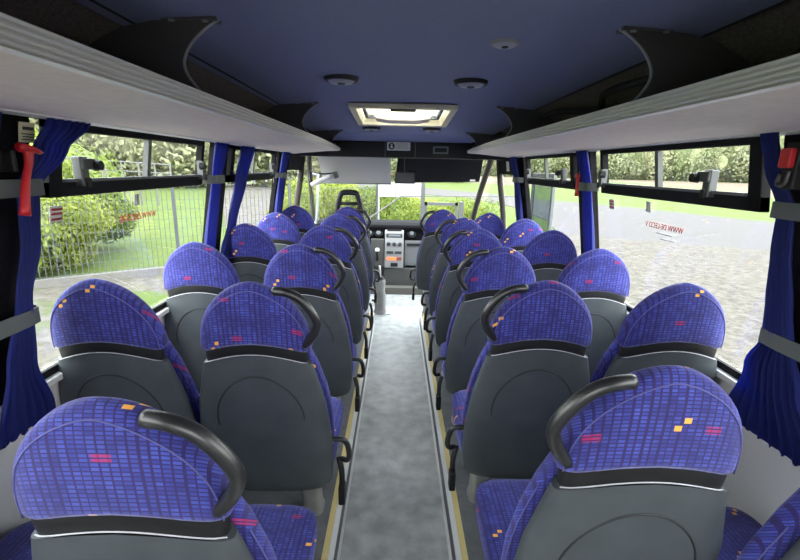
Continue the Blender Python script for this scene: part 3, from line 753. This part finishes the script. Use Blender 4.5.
for x, z in ((-.24, .80), (.20, .80), (-.36, .80)):
    bm = bmesh.new(); cyl(bm, (x, 5.98, z), (0, -1, .15), .062, .055, .02, 20); v = obj('air_vent', bm, M_black, t, smooth=True, auto=40)
    bm = bmesh.new(); cyl(bm, (x, 5.96, z+.003), (0, -1, .15), .030, .026, .006, 14); obj('vent_hub', bm, M_greymetal, v)
bm = bmesh.new(); box(bm, .11, .75, 5.945, 6.1, .36, .70); obj('glove_box', bm, mat('glove_grey', (.13, .135, .14), .6), t, bevel=.01)
bm = bmesh.new(); box(bm, .14, .32, 5.935, 5.95, .63, .665); obj('grab_slot', bm, M_black, t)
bm = bmesh.new(); box(bm, -.34, -.165, 5.90, 6.1, .34, .72); obj('gear_pod', bm, M_conslow, t, bevel=.01)
t = thing('gear_lever', 'white-topped gear lever beside the console', 'gear lever', (-.25, 5.82, .50))
bm = bmesh.new(); tube(bm, [(-.25, 5.93, .43), (-.255, 5.86, .50), (-.25, 5.82, .575)], lambda k: .028-.015*k, 10, 3); obj('gaiter', bm, M_blackmat, t, smooth=True)
bm = bmesh.new(); cyl(bm, (-.25, 5.82, .575), (0, 0, 1), .026, .03, .02, 14); cyl(bm, (-.25, 5.82, .595), (0, 0, 1), .03, .016, .02, 14); obj('knob', bm, M_white, t, smooth=True, auto=60)
bm = bmesh.new(); box(bm, -1.15, 1.2, 6.0, 6.06, -.06, .62); box(bm, -1.15, -.17, 6.06, 6.5, .5, .6); struct(obj('wall_front', bm, M_conslow))
bm = bmesh.new(); box(bm, -.8, .9, 5.78, 5.93, 0, .09); struct(obj('trim_step', bm, mat('step_grey', (.13, .122, .108), .7, spec=.2)))
# steering wheel ahead of the driver seat
t = thing('steering_wheel', 'black steering wheel hidden ahead of the driver seat', 'steering wheel', (-.55, 5.7, .85))
bm = bmesh.new(); R = Matrix.Rotation(math.radians(-35), 3, 'X'); C = Vector((-.55, 5.7, .84))
ps = [C+R@Vector((.2*math.cos(a*PI/12), .2*math.sin(a*PI/12), 0)) for a in range(25)]
tube(bm, ps, .014, 8, 1); obj('rim', bm, M_black, t, smooth=True)
bm = bmesh.new(); tube(bm, [ps[0], C, ps[12]], .016, 8, 1); tube(bm, [C, (-.55, 5.95, .72)], .03, 8, 1); obj('spokes', bm, M_black, t)

# grey pedestal by the driver with lever
t = thing('handbrake_pedestal', 'grey cylindrical pedestal with white lever beside the driver seat', 'handbrake', (-.175, 4.98, 0))
bm = bmesh.new(); loft(bm, [[(-.175+r*math.cos(a*PI/10), 5.0+r*math.sin(a*PI/10), z) for a in range(20)] for r, z in ((.085, 0), (.075, .03), (.066, .05), (.064, .22), (.05, .26), (.055, .34), (.06, .37), (.05, .40))]); obj('pedestal', bm, M_leg, t, smooth=True, auto=50)
bm = bmesh.new(); box(bm, -.30, -.05, 4.93, 5.15, 0, .012); obj('foot_plate', bm, M_alu, t)
bm = bmesh.new(); tube(bm, [(-.175, 5.0, .39), (-.18, 5.0, .45), (-.185, 4.98, .56)], .012, 8, 3); obj('lever', bm, M_white, t, smooth=True)
bm = bmesh.new(); cyl(bm, (-.175, 5.0, .395), (0, 0, 1), .052, .030, .035, 14); obj('black_collar', bm, M_black, t)

# driver seat
t = thing('driver_seat', 'black driver seat with slotted headrest', 'seat', (-.52, 4.95, 0)); DS = t
def rring(cx, cy, z, w, d, n=20, p=.6): return [(cx+w*sgp(math.cos(2*PI*j/n), p), cy+d*sgp(math.sin(2*PI*j/n), p), z) for j in range(n)]
bm = bmesh.new(); loft(bm, [rring(-.52, 5.0-.12*(z-.5), z, w, .05) for z, w in ((.48, .2), (.52, .23), (.8, .24), (1.0, .22), (1.10, .17), (1.13, .12))]); obj('backrest', bm, M_blackmat, t, smooth=True, auto=60)
bm = bmesh.new(); tube(bm, [(-.655, 4.93, 1.10), (-.645, 4.92, 1.26), (-.61, 4.92, 1.38), (-.565, 4.92, 1.405), (-.475, 4.92, 1.405), (-.43, 4.92, 1.38), (-.395, 4.92, 1.26), (-.385, 4.93, 1.10)], .030, 10, 4)
hd = obj('headrest_frame', bm, M_black, t, smooth=True)
for z, w in ((1.285, .125), (1.21, .13), (1.15, .13)):
    bm = bmesh.new(); tube(bm, [(-.52-w, 4.925, z), (-.52+w, 4.925, z)], .019, 8, 1); obj('headrest_bar', bm, M_black, t, smooth=True)
bm = bmesh.new(); loft(bm, [rring(-.52, 5.2, z, w, d, 24, .4) for z, w, d in ((.36, .20, .20), (.38, .24, .25), (.46, .24, .25), (.48, .21, .22))]); obj('seat_cushion', bm, M_blackmat, t, smooth=True, auto=50)
bm = bmesh.new(); box(bm, -.70, -.34, 5.05, 5.40, 0, .36); obj('seat_box', bm, M_black, t, bevel=.01)

DS.scale = (.97, 1, .977)
# ------------------------------------------------------------------ passenger seats
TH = math.radians(9.5)
def B(x, q, s, hy=.15, hz=.34):
    return Vector((x, hy-s*math.sin(TH)+q*math.cos(TH), hz+s*math.cos(TH)+q*math.sin(TH)))
def interp(tab, s):
    if s <= tab[0][0]: return tab[0][1]
    for a, b in zip(tab[:-1], tab[1:]):
        if a[0] <= s <= b[0]:
            t = (s-a[0])/(b[0]-a[0]); return a[1]+(b[1]-a[1])*t
    return tab[-1][1]
def bring(w, d, qc, s, n=36, px=.5, pq=.75, arch=0.0, bias=0.0):
    out = []
    for j in range(n):
        a = 2*PI*j/n
        x = w*sgp(math.cos(a), px); q = d*sgp(math.sin(a), pq)
        out.append(B(x, qc+q-bias*(1-(x/max(w, 1e-6))**2), s+arch*(1-(x/max(w, 1e-6))**2)))
    return out
SHW = [(0, .190), (.015, .212), (.04, .226), (.12, .235), (.25, .234), (.40, .217), (.50, .193), (.555, .178)]
SHD = [(0, .018), (.015, .026), (.04, .030), (.40, .032), (.555, .030)]
ARCH = .050
def shell_back(x, s):       # point just behind the shell face
    w = interp(SHW, s); d = interp(SHD, s)
    c = min(1, abs(x)/w); 
    q = -.012-d*(max(0, 1-c**4))**(.75/2)-.012*(1-c*c)
    return q

def make_seat(side, leg=True, handle=True, dark=False):
    """side = +1 when the aisle is towards +x"""
    root = new_obj('bus_seat', None); root.empty_display_size = .1
    bm = bmesh.new()
    rings = []
    for s, w in SHW:
        arch = ARCH*max(0, (s-.2)/.355)
        rings.append(bring(w, interp(SHD, s), -.012, s, px=.5, pq=.75, arch=arch, bias=.012))
    loft(bm, rings); sh = obj('backrest_shell', bm, M_shell, root, smooth=True, auto=50)
    # big round groove on the shell
    bm = bmesh.new(); ps = []
    for k in range(25):
        a = math.radians(0+190*k/24); x = .148*math.cos(a); s = .335+.15*math.sin(a)
        ps.append(B(x, shell_back(x, s)+.0005, s+ARCH*max(0, (s-.2)/.355)*(1-(x/interp(SHW, s))**2)))
    tube(bm, ps, .0030, 6, 1); obj('shell_groove', bm, M_groove, sh, smooth=True)
    # light edge line along the top of the shell
    bm = bmesh.new(); ps = []
    for k in range(21):
        x = -.166+.332*k/20; ps.append(B(x, -.012-.026*(max(0, 1-(x/.174)**4))**.5-.012*(1-(x/.174)**2), .556+ARCH*(1-(x/.174)**2)))
    tube(bm, ps, .0016, 5, 1); obj('shell_edge_line', bm, M_pipew, sh, smooth=True)
    # black band between shell and head
    bm = bmesh.new()
    loft(bm, [bring(w, d, -.008, s, px=.5, pq=.7, arch=ARCH, bias=.010) for s, w, d in ((.548, .165, .028), (.560, .166, .031), (.594, .168, .031), (.606, .164, .028))])
    obj('neck_band', bm, M_black, root, smooth=True, auto=50)
    # head part: rounded dome
    H = .247; bm = bmesh.new(); rings = []
    T = [0, .02, .06, .15, .25, .35, .45, .55, .65, .74, .82, .88, .925, .955, .975, .988, .996, 1.0]
    hw = lambda t: .180*max(0, (1-t**2.35))**.62
    hd_ = lambda t: .046*(1-.35*t)*max(0, 1-t**6)**.5
    hq = lambda t: .002-.012*t
    ha = lambda t: ARCH*(1-t)**1.5
    for t in T:
        w = max(hw(t), .008); dd = max(hd_(t), .003)
        e = 1 if t > .03 else .93+t*2
        rings.append(bring(w*e, dd*e, hq(t), .598+H*t, n=48, px=.55, pq=.62, arch=ha(t), bias=.010*(1-t)))
    loft(bm, rings); hd = obj('headrest', bm, M_fab, root, smooth=True)
    def hpt(t, f):
        c = abs(f)**(1/.55); q = hq(t)-hd_(t)*math.sqrt(max(0, 1-c*c))**.62-.010*(1-t)*(1-f*f)
        return B(f*hw(t), q-.0008, .598+H*t+ha(t)*(1-f*f))
    bm = bmesh.new()
    out = [(.02+.975*math.sin(PI/2*k/16)) for k in range(17)]
    side_pts = [(t*.905, hw(t)*.94/max(hw(t*.905), .01)) for t in out]
    side_pts.append((.905*.999, 0.0))
    full = [hpt(t, f) for t, f in side_pts]+[hpt(t, -f) for t, f in side_pts[:-1][::-1]]
    tube(bm, full, .0016, 6, 1)
    obj('piping', bm, M_pipe, hd, smooth=True)
    # padded back in front of the shell, with bolsters that stand out at the sides
    BW = [(0, .17), (.02, .205), (.08, .228), (.18, .236), (.32, .234), (.43, .216), (.52, .190), (.585, .162)]
    bm = bmesh.new()
    loft(bm, [bring(w, .034, .040, s, px=.45, pq=.6, arch=ARCH*max(0, (s-.2)/.355), bias=-.0) for s, w in BW])
    bc = obj('back_cushion', bm, M_fab, root, smooth=True, auto=60)
    for sg in (-1, 1):
        bm = bmesh.new(); tube(bm, [B(sg*(w-.002), .022, s) for s, w in BW[1:-1]], .0018, 6, 3)
        obj('piping', bm, M_pipe, bc, smooth=True)
    # seat pad
    bm = bmesh.new(); rings = []
    for z, w, y0, y1 in ((.345, .205, .20, .60), (.355, .218, .19, .625), (.40, .222, .19, .64), (.435, .220, .19, .64), (.452, .205, .20, .625), (.458, .18, .22, .60)):
        cy = (y0+y1)/2; hh = (y1-y0)/2
        rings.append([(w*sgp(math.cos(2*PI*j/36), .32), cy+hh*sgp(math.sin(2*PI*j/36), .32), z-.02*max(0, (cy+hh*math.sin(2*PI*j/36)-.55))) for j in range(36)])
    loft(bm, rings); obj('seat_pad', bm, M_fab, root, smooth=True, auto=70)
    bm = bmesh.new(); box(bm, -.20, .20, .20, .60, .318, .347); obj('pad_tray', bm, M_black, root, bevel=.006)
    if leg:
        bm = bmesh.new(); cx = side*.095
        r = []
        for z, w, d, yy in ((0, .048, .06, .42), (.02, .042, .055, .42), (.06, .040, .05, .41), (.20, .042, .05, .38), (.30, .052, .08, .37), (.32, .06, .12, .37)):
            r.append([(cx+w*sgp(math.cos(2*PI*j/20), .6), yy+d*sgp(math.sin(2*PI*j/20), .6), z) for j in range(20)])
        loft(bm, r); obj('leg', bm, M_leg, root, smooth=True, auto=50)
    else:
        bm = bmesh.new(); box(bm, -side*.22-.018, -side*.22+.018, .24, .56, .0, .32) if False else box(bm, -side*.17-.015, -side*.17+.015, .28, .50, 0, .32)
        obj('leg', bm, M_leg, root, bevel=.006)
    if handle:
        bm = bmesh.new(); s_ = side
        tube(bm, [B(s_*x, q, s) for x, q, s in ((.078, -.026, .822), (.118, -.034, .822), (.155, -.036, .805), (.188, -.036, .765), (.206, -.034, .722), (.200, -.032, .690), (.184, -.028, .658), (.160, -.022, .628))], .0140, 12, 4)
        obj('grab_handle', bm, M_grip, root, smooth=True)
        bm = bmesh.new()
        tube(bm, [B(s_*x, q, s) for x, q, s in ((.205, .01, .205), (.245, .01, .210), (.272, .01, .205), (.285, .01, .180), (.290, .012, .130), (.280, .02, .100), (.258, .03, .095))], .0105, 10, 4)
        cyl(bm, B(s_*.205, .01, .205), (s_, 0, 0), .017, .015, .03, 12)
        obj('side_handle', bm, M_grip, root, smooth=True, auto=50)
        bm = bmesh.new()
        tube(bm, [(s_*.235, .25, .385), (s_*.25, .225, .34), (s_*.252, .215, .285)], .012, 8, 3, .5)
        bk = obj('belt_stalk', bm, M_black, root, smooth=True)
        bm = bmesh.new(); box(bm, s_*.252-.013, s_*.252+.013, .188, .238, .205, .288); obj('belt_buckle', bm, M_black, bk, bevel=.006)
    return root
def copy_tree(o, parent=None):
    c = o.copy(); COL.objects.link(c); c.parent = parent
    for ch in [k for k in bpy.data.objects if k.parent == o]: copy_tree(ch, c)
    return c
protos = {}
def place(side, kind, x, y, label, dz=0, sc=1.0):
    key = (side, kind)
    if key not in protos:
        o = make_seat(side, leg=kind == 'aisle', handle=kind == 'aisle'); protos[key] = o
    else: o = copy_tree(protos[key])
    o.location = (x, y, PL+dz)
    if sc != 1.0: o.scale = (sc, sc, sc)
    tag(o, label, 'bus seat', 'blue patterned passenger seats facing the windscreen')
    return o
rows = ['nearest the camera', 'second from the camera', 'third from the camera', 'fourth from the camera', 'fifth from the camera', 'sixth from the camera, by the cab']
LY = [.62, 1.34, 2.05, 2.76, 3.46, 4.12]; RY = [.745, 1.43, 2.08, 2.74, 3.36]
for i, y in enumerate(LY):
    place(1, 'aisle', -.452, y, 'blue patterned aisle seat on the fence side, '+rows[i])
    place(1, 'window', -.928, y-(.07 if i == 0 else 0), 'blue patterned window seat on the fence side, '+rows[i])
for i, y in enumerate(RY):
    place(-1, 'aisle', .505, y, 'blue patterned aisle seat on the road side, '+rows[i], .012 if i == 0 else 0)
    place(-1, 'window', .962, y-(.10 if i == 0 else 0), 'blue patterned window seat on the road side, '+rows[i])
place(-1, 'aisle', .425, 4.20, 'blue patterned inner seat of the frontmost road-side pair, set nearer the aisle', .02, .97)
place(-1, 'window', .86, 4.20, 'blue patterned outer seat of the frontmost road-side pair, beside the door', .02, .95)

# ------------------------------------------------------------------ outdoors
GZ = -.65
def poly(name, pts, z, m, label, th=.05):
    bm = bmesh.new(); prism(bm, [(x, y, z-th) for x, y in pts], (0, 0, th))
    bmesh.ops.triangulate(bm, faces=[f for f in bm.faces if len(f.verts) > 4])
    return struct(obj(name, bm, m), label)
poly('ground_base', [(-200, -60), (260, -60), (260, 260), (-200, 260)], GZ-.06, M_verge, 'bright green grass')
poly('ground_field', [(150, 20), (60, 42), (37, 50), (27, 61), (18, 74), (-5, 120), (30, 260), (260, 260), (260, 0)], GZ-.045, M_field, 'pale brown field beyond the road verge')
poly('road', [(70, -34), (26, 5.5), (11.9, 13.9), (9.4, 15.1), (7.2, 16.3), (6.2, 17.1), (7.3, 22), (7.6, 30), (6, 38), (0, 46), (-30, 75), (-28, 84), (3, 57), (10, 45), (12, 38.2), (15, 33.6), (16.4, 30.5), (19.3, 22.9), (35, 12), (80, -12)], GZ-.03, M_road, 'grey asphalt road')
poly('ground_gravel', [(-3, -25), (50, -25), (26, 5), (11.9, 13.9), (9.4, 15.1), (7.2, 16.3), (6.2, 17.1), (4.6, 15.5), (3.2, 12.6), (-1, 12.4), (-3, 10.8)], GZ, M_gravel, 'pale gravel parking ground')
poly('ground_gravel_weeds', [(-16, -10), (-3, -25), (-3, 10.8), (-4.9, 9.3), (-6.65, 7.95), (-12, 3.8)], GZ+.002, M_gravelL, 'pale gravel with weeds')
poly('ground_yard', [(-3.0, 12.5), (-4.9, 13.0), (-11.5, 30), (-22, 60), (-9, 60), (-3.6, 22)], GZ+.0, M_gravel, 'pale yard behind the fence')

# fence on a concrete kerb
A, Bp = Vector((-12.2, 3.75, 0)), Vector((.1, 13.25, 0))
d = (Bp-A); d.normalize(); nseg = 6; sl = 2.6; A2 = A-d*.9; ang = math.atan2(d.y, d.x)
bm = bmesh.new(); prism(bm, [A2+Vector((0, -.09, GZ-.02)), Bp+Vector((0, -.09, GZ-.02)), Bp+Vector((0, .09, GZ-.02)), A2+Vector((0, .09, GZ-.02))], (0, 0, .17))
struct(obj('curb_fence', bm, M_kerb), 'concrete kerb under the mesh fence')
bm = bmesh.new(); nw = int(sl/.095)
for k in range(nw+1):
    x = .03+k*(sl-.06)/nw; box(bm, x-.0055, x+.0055, -.004, .004, 0, 1.62)
for k in range(9):
    z = .03+k*.195; box(bm, .03, sl-.03, -.004, .004, z-.003, z+.003)
pan = None
fl = ['behind the nearest fence-side window bush', 'second stretch of fence from the bush', 'third stretch of fence, beside the slope', 'fourth stretch of fence, before the pale yard', 'fifth stretch of fence, behind the driver window', 'last stretch of fence, ending at the gate']
for i in range(nseg):
    if pan is None:
        pan = obj('wire_fence', bm, M_wire); o = pan
    else:
        o = pan.copy(); COL.objects.link(o)
    p = A2+d*(sl*i); o.location = (p.x, p.y, GZ+.15); o.rotation_euler = (0, 0, ang)
    tag(o, 'grey wire mesh fence panel, '+fl[i], 'fence panel', 'wire mesh fence around the lot')
po = None
for i in range(nseg+1):
    p = A2+d*(sl*i)
    if po is None:
        bm = bmesh.new(); box(bm, -.03, .03, -.02, .02, 0, 1.72); box(bm, -.034, .034, -.024, .024, 1.72, 1.735); po = obj('fence_post', bm, M_post); o = po
    else: o = po.copy(); COL.objects.link(o)
    o.location = (p.x, p.y, GZ+.14); o.rotation_euler = (0, 0, ang)
    tag(o, 'grey steel post of the wire mesh fence', 'fence post', 'fence posts')
# banner on the fence ahead
t = thing('fence_banner', 'white banner hung on the fence ahead of the windscreen', 'banner', (.2, 12.7, .9))
bm = bmesh.new(); box(bm, -.50, .66, 12.30, 12.32, .88, 1.26); obj('banner_sheet', bm, mat('banner_white', (.25, .25, .255), .7), t)
bm = bmesh.new()
for k in range(10): box(bm, -.42+k*.10, -.37+k*.10, 12.293, 12.30, 1.03, 1.06)
obj('print_marks', bm, mat('banner_blue', (.14, .16, .24), .7), t)
bm = bmesh.new()
for x in (-.5, .66): box(bm, x-.02, x+.02, 12.32, 12.36, GZ, 1.32)
obj('banner_frame', bm, M_greymetal, t)
# gate
t = thing('metal_gate', 'grey metal gate with diagonal brace and mesh ahead of the bus', 'gate', (1.0, 12.0, GZ))
bm = bmesh.new(); box(bm, .62, .72, 11.95, 12.05, GZ, 1.30); obj('gate_post', bm, M_post, t)
bm = bmesh.new()
for a in ((.72, 1.60, .70, .78), (.72, 1.60, GZ+.1, GZ+.18), (.72, .79, GZ+.1, .78), (1.53, 1.60, GZ+.1, .78)): box(bm, a[0], a[1], 11.97, 12.03, a[2], a[3])
obj('gate_leaf', bm, M_post, t)
bm = bmesh.new()
tube(bm, [(-1.0, 11.9, .15), (.10, 11.95, .92)], .022, 6, 1); tube(bm, [(.1, 11.95, .92), (3.3, 12.3, .96)], .016, 6, 1); obj('gate_brace', bm, M_kerb, t)
bm = bmesh.new(); box(bm, 1.64, 1.76, 12.0, 12.1, GZ, .80); obj('gate_post', bm, M_post, t)

# open door leaf beside the road-side front window
t = thing('door_leaf', 'folded-out passenger door leaf with dark frame outside the road-side window', 'door', (1.35, 4.0, .0))
bm = bmesh.new()
for a in ((4.02, 4.06, -.3, 1.62), (4.62, 4.66, -.3, 1.62), (4.06, 4.62, 1.58, 1.62), (4.06, 4.62, .3, .34), (4.06, 4.62, -.3, -.26)): box(bm, 1.36, 1.39, *a)
obj('door_frame', bm, M_strap, t, bevel=.006)
bm = bmesh.new(); box(bm, 1.372, 1.378, 4.06, 4.62, .34, 1.58); obj('door_pane', bm, M_shadeglass, t)
bm = bmesh.new(); box(bm, 1.365, 1.385, 4.06, 4.62, -.26, .30); obj('door_lower_panel', bm, M_greymetal, t)
t = thing('wing_mirror', 'slim grey wing mirror hanging outside the nearest road-side window', 'mirror', (1.37, 1.36, .95))
bm = bmesh.new(); tube(bm, [(1.245, 1.30, 1.30), (1.26, 1.33, 1.12), (1.262, 1.36, .98)], .012, 6, 3); obj('grey_rod', bm, M_greymetal, t, smooth=True)
bpy.data.objects.remove(t.children[0]) ; bpy.data.objects.remove(t)

# leafy bushes and trees
def leafball(n, r, sq, leaf, seed, lumps):
    rnd = random.Random(seed); bm = bmesh.new()
    cs = [(Vector((rnd.uniform(-1, 1), rnd.uniform(-1, 1), rnd.uniform(-.7, .9)))*r*.55, rnd.uniform(.45, .75)*r) for _ in range(lumps)]
    for _ in range(n):
        c, rr = rnd.choice(cs)
        v = Vector((rnd.gauss(0, 1), rnd.gauss(0, 1), rnd.gauss(0, 1))).normalized()
        p = c+v*rr*rnd.uniform(.8, 1.05); p.z *= sq
        u = (v+Vector((rnd.uniform(-.8, .8), rnd.uniform(-.8, .8), rnd.uniform(-.8, .8)))).normalized()
        a = u.orthogonal().normalized(); a = Matrix.Rotation(rnd.uniform(0, 6.28), 3, u)@a; b = u.cross(a)
        l = leaf*rnd.uniform(.7, 1.3)
        q = [p-a*l, p-b*l*.45, p+a*l, p+b*l*.45]
        bm.faces.new([bm.verts.new(k) for k in q])
    return bm
def plant(name, cat, variants, m, loc, sc, label, group, trunk_h):
    """things with a crown and a trunk; variants is a list of (crown mesh, trunk mesh)"""
    cr, tr = random.choice(variants)
    o = new_obj(name, None); o.location = loc; o.scale = (sc[0], sc[0], sc[1]); o.rotation_euler = (0, 0, random.uniform(0, 6.28))
    tag(o, label, cat, group)
    new_obj('crown', cr, o); new_obj('trunk', tr, o)
    return o
def variants(k, n, r, sq, leaf, lumps, zc, trunk_r, m):
    out = []
    for i in range(k):
        bm = leafball(n, r, sq, leaf, 11*i+int(r*10), lumps)
        # inner core so the crown is not see-through
        for q in range(3):
            ic = bmesh.ops.create_icosphere(bm, subdivisions=2, radius=r*.5)
            for v in ic['verts']:
                v.co = Vector((v.co.x, v.co.y, v.co.z*sq))*(1+.15*math.sin(v.co.x*9/r+q)+.12*math.cos(v.co.y*7/r+q*2))+Vector((math.cos(q*2.1), math.sin(q*2.1), .1*q))*r*.25
        bmesh.ops.translate(bm, verts=bm.verts, vec=(0, 0, zc))
        me = bpy.data.meshes.new('crown'); bm.to_mesh(me); bm.free(); me.materials.append(m)
        bm = bmesh.new(); tube(bm, [(0, 0, -.1), (.05*r, 0, zc*.5), (0, 0.05*r, zc)], lambda k: trunk_r*(1-.5*k), 7, 3)
        mt = bpy.data.meshes.new('trunk'); bm.to_mesh(mt); bm.free(); mt.materials.append(M_bark)
        out.append((me, mt))
    return out
bush_v = variants(3, 8000, 1.0, .85, .050, 11, .80, .05, M_leaf)
tree_v = variants(4, 4200, 3.2, 1.35, .27, 12, 3.4, .25, M_tree)
n_ = Vector((-d.y, d.x, 0))
spots = [(1.2, .9, 1.0), (2.6, 1.3, 1.15), (4.0, .8, .85), (4.9, 1.5, 1.25), (6.3, 1.1, 1.0), (.2, 2.6, 1.3), (7.5, 2.1, .9), (3.3, 3.2, 1.5), (5.8, 3.8, 1.4), (-1.5, 1.5, 1.3), (1.8, 4.6, 1.7), (4.3, 5.4, 1.9), (6.4, 6.2, 1.6), (-.6, 4.6, 2.0), (3.2, 7.6, 2.2), (5.7, 1.0, 1.25), (6.9, 1.2, 1.15), (6.1, 3.4, 2.0), (7.6, 4.2, 1.6)]
for i, (a, b, sc) in enumerate(spots):
    p = A+d*a+n_*b
    plant('leafy_bush', 'bush', bush_v, M_leaf, (p.x, p.y, GZ-.05), (sc, sc), 'bright green leafy bush growing behind the mesh fence', 'bushes behind the mesh fence', .8)
for i in range(11):
    x = -3.6+i*.62+random.uniform(-.2, .2)
    if -.2 < x+3.6-6: pass
    plant('leafy_bush', 'bush', bush_v, M_leaf, (x, 15.6+random.uniform(-.7, 1.4), GZ-.05), (1.0, random.uniform(.9, 1.35)) if x < .2 else (.9, .8), 'bright green leafy bush behind the fence ahead of the windscreen', 'bushes ahead of the windscreen', .8)
# grassy slope on the left, rising away from the fence
bm = bmesh.new(); rows_ = []
for j in range(13):
    b = 1.0+j*2.6; row = []
    for i in range(15):
        a = -14+i*(9.6+14+.35*j)/14
        p = A+d*a+n_*b
        row.append((p.x, p.y, GZ-.12+min(3.6, .10*j*j*.42)*(1 if i < 13 else .6 if i < 14 else 0)+.12*math.sin(i*1.7+j)))
    rows_.append(row)
V = [[bm.verts.new(p) for p in r] for r in rows_]
for j in range(12):
    for i in range(14): bm.faces.new((V[j][i], V[j][i+1], V[j+1][i+1], V[j+1][i]))
struct(obj('hill', bm, M_slope, smooth=True), 'green grass slope behind the mesh fence')
# pale rail fence on the slope
t = thing('slope_railing', 'pale tubular railing standing on the green slope', 'railing', (-20, 22, 0))
bm = bmesh.new(); P0, P1 = Vector((-19.5, 18.5, 1.1)), Vector((-12.0, 24.5, .6))
for k in range(14):
    p = P0.lerp(P1, k/13); tube(bm, [(p.x, p.y, p.z-1.2), (p.x, p.y, p.z+1.0)], .045, 6, 1)
for h in (.95, .5): tube(bm, [P0+Vector((0, 0, h)), P1+Vector((0, 0, h))], .035, 6, 1)
obj('rails', bm, mat('railing_pale', (.08, .08, .08), .6), t)

def forest(n, az0, az1, r0, r1, sc, label, group, z=GZ):
    for i in range(n):
        az = az0+(az1-az0)*(i+random.random()*.8)/n; r = random.uniform(r0, r1)
        plant('woodland_tree', 'tree', tree_v, M_tree, (r*math.sin(az), r*math.cos(az), z-.2), (sc*random.uniform(.85, 1.2), sc*random.uniform(.85, 1.2)), label, group, 5)
forest(44, .12, .95, 176, 188, 1.75, 'hazy green tree at the edge of the wood beyond the field', 'trees at the far edge of the field')
forest(28, .12, .95, 200, 216, 2.9, 'taller hazy tree deeper in the wood beyond the field', 'trees deeper in the wood')
forest(26, -1.25, -.10, 50, 60, 1.2, 'green tree on the rise beyond the slope', 'trees beyond the slope', 0)
forest(8, -.12, .14, 80, 95, 1.0, 'green tree far ahead of the windscreen', 'trees far ahead', GZ)

# ------------------------------------------------------------------ light: overcast daylight
w = bpy.data.worlds.new('World'); S.world = w; w.use_nodes = True
N = w.node_tree.nodes; L = w.node_tree.links; bg = N['Background']
tc = N.new('ShaderNodeTexCoord'); sp = N.new('ShaderNodeSeparateXYZ'); L.new(tc.outputs['Generated'], sp.inputs[0])
r = N.new('ShaderNodeValToRGB'); r.color_ramp.elements[0].position = .0; r.color_ramp.elements[1].position = .6
r.color_ramp.elements[0].color = (1, .98, .95, 1); r.color_ramp.elements[1].color = (.86, .93, 1, 1)
L.new(sp.outputs[2], r.inputs[0]); L.new(r.outputs[0], bg.inputs['Color']); bg.inputs['Strength'].default_value = 12.5
sd = bpy.data.lights.new('sun', 'SUN'); sd.energy = 6.0; sd.angle = math.radians(25); sd.color = (1, .96, .9)
so = new_obj('sun', sd); so.rotation_euler = (math.radians(38), math.radians(-8), 0)

# ------------------------------------------------------------------ camera
cam = bpy.data.cameras.new('camera'); cam.lens = 36*450/800; cam.sensor_width = 36; cam.clip_start = .03; cam.clip_end = 600
co = new_obj('camera', cam); co.location = (0, 0, 1.64)
co.rotation_euler = (Matrix.Rotation(math.radians(-.55), 3, 'Z')@Matrix.Rotation(PI/2-math.radians(13.98), 3, 'X')@Matrix.Rotation(math.radians(1.2), 3, 'Z')).to_euler()
S.camera = co
S.view_settings.view_transform = 'Standard'; S.view_settings.look = 'None'; S.view_settings.gamma = 1; S.view_settings.exposure = .12
S.view_settings.use_curve_mapping = False
S.cycles.use_denoising = True
S.cycles.max_bounces = 10; S.cycles.diffuse_bounces = 5; S.cycles.transparent_max_bounces = 16
S.cycles.sample_clamp_indirect = 8
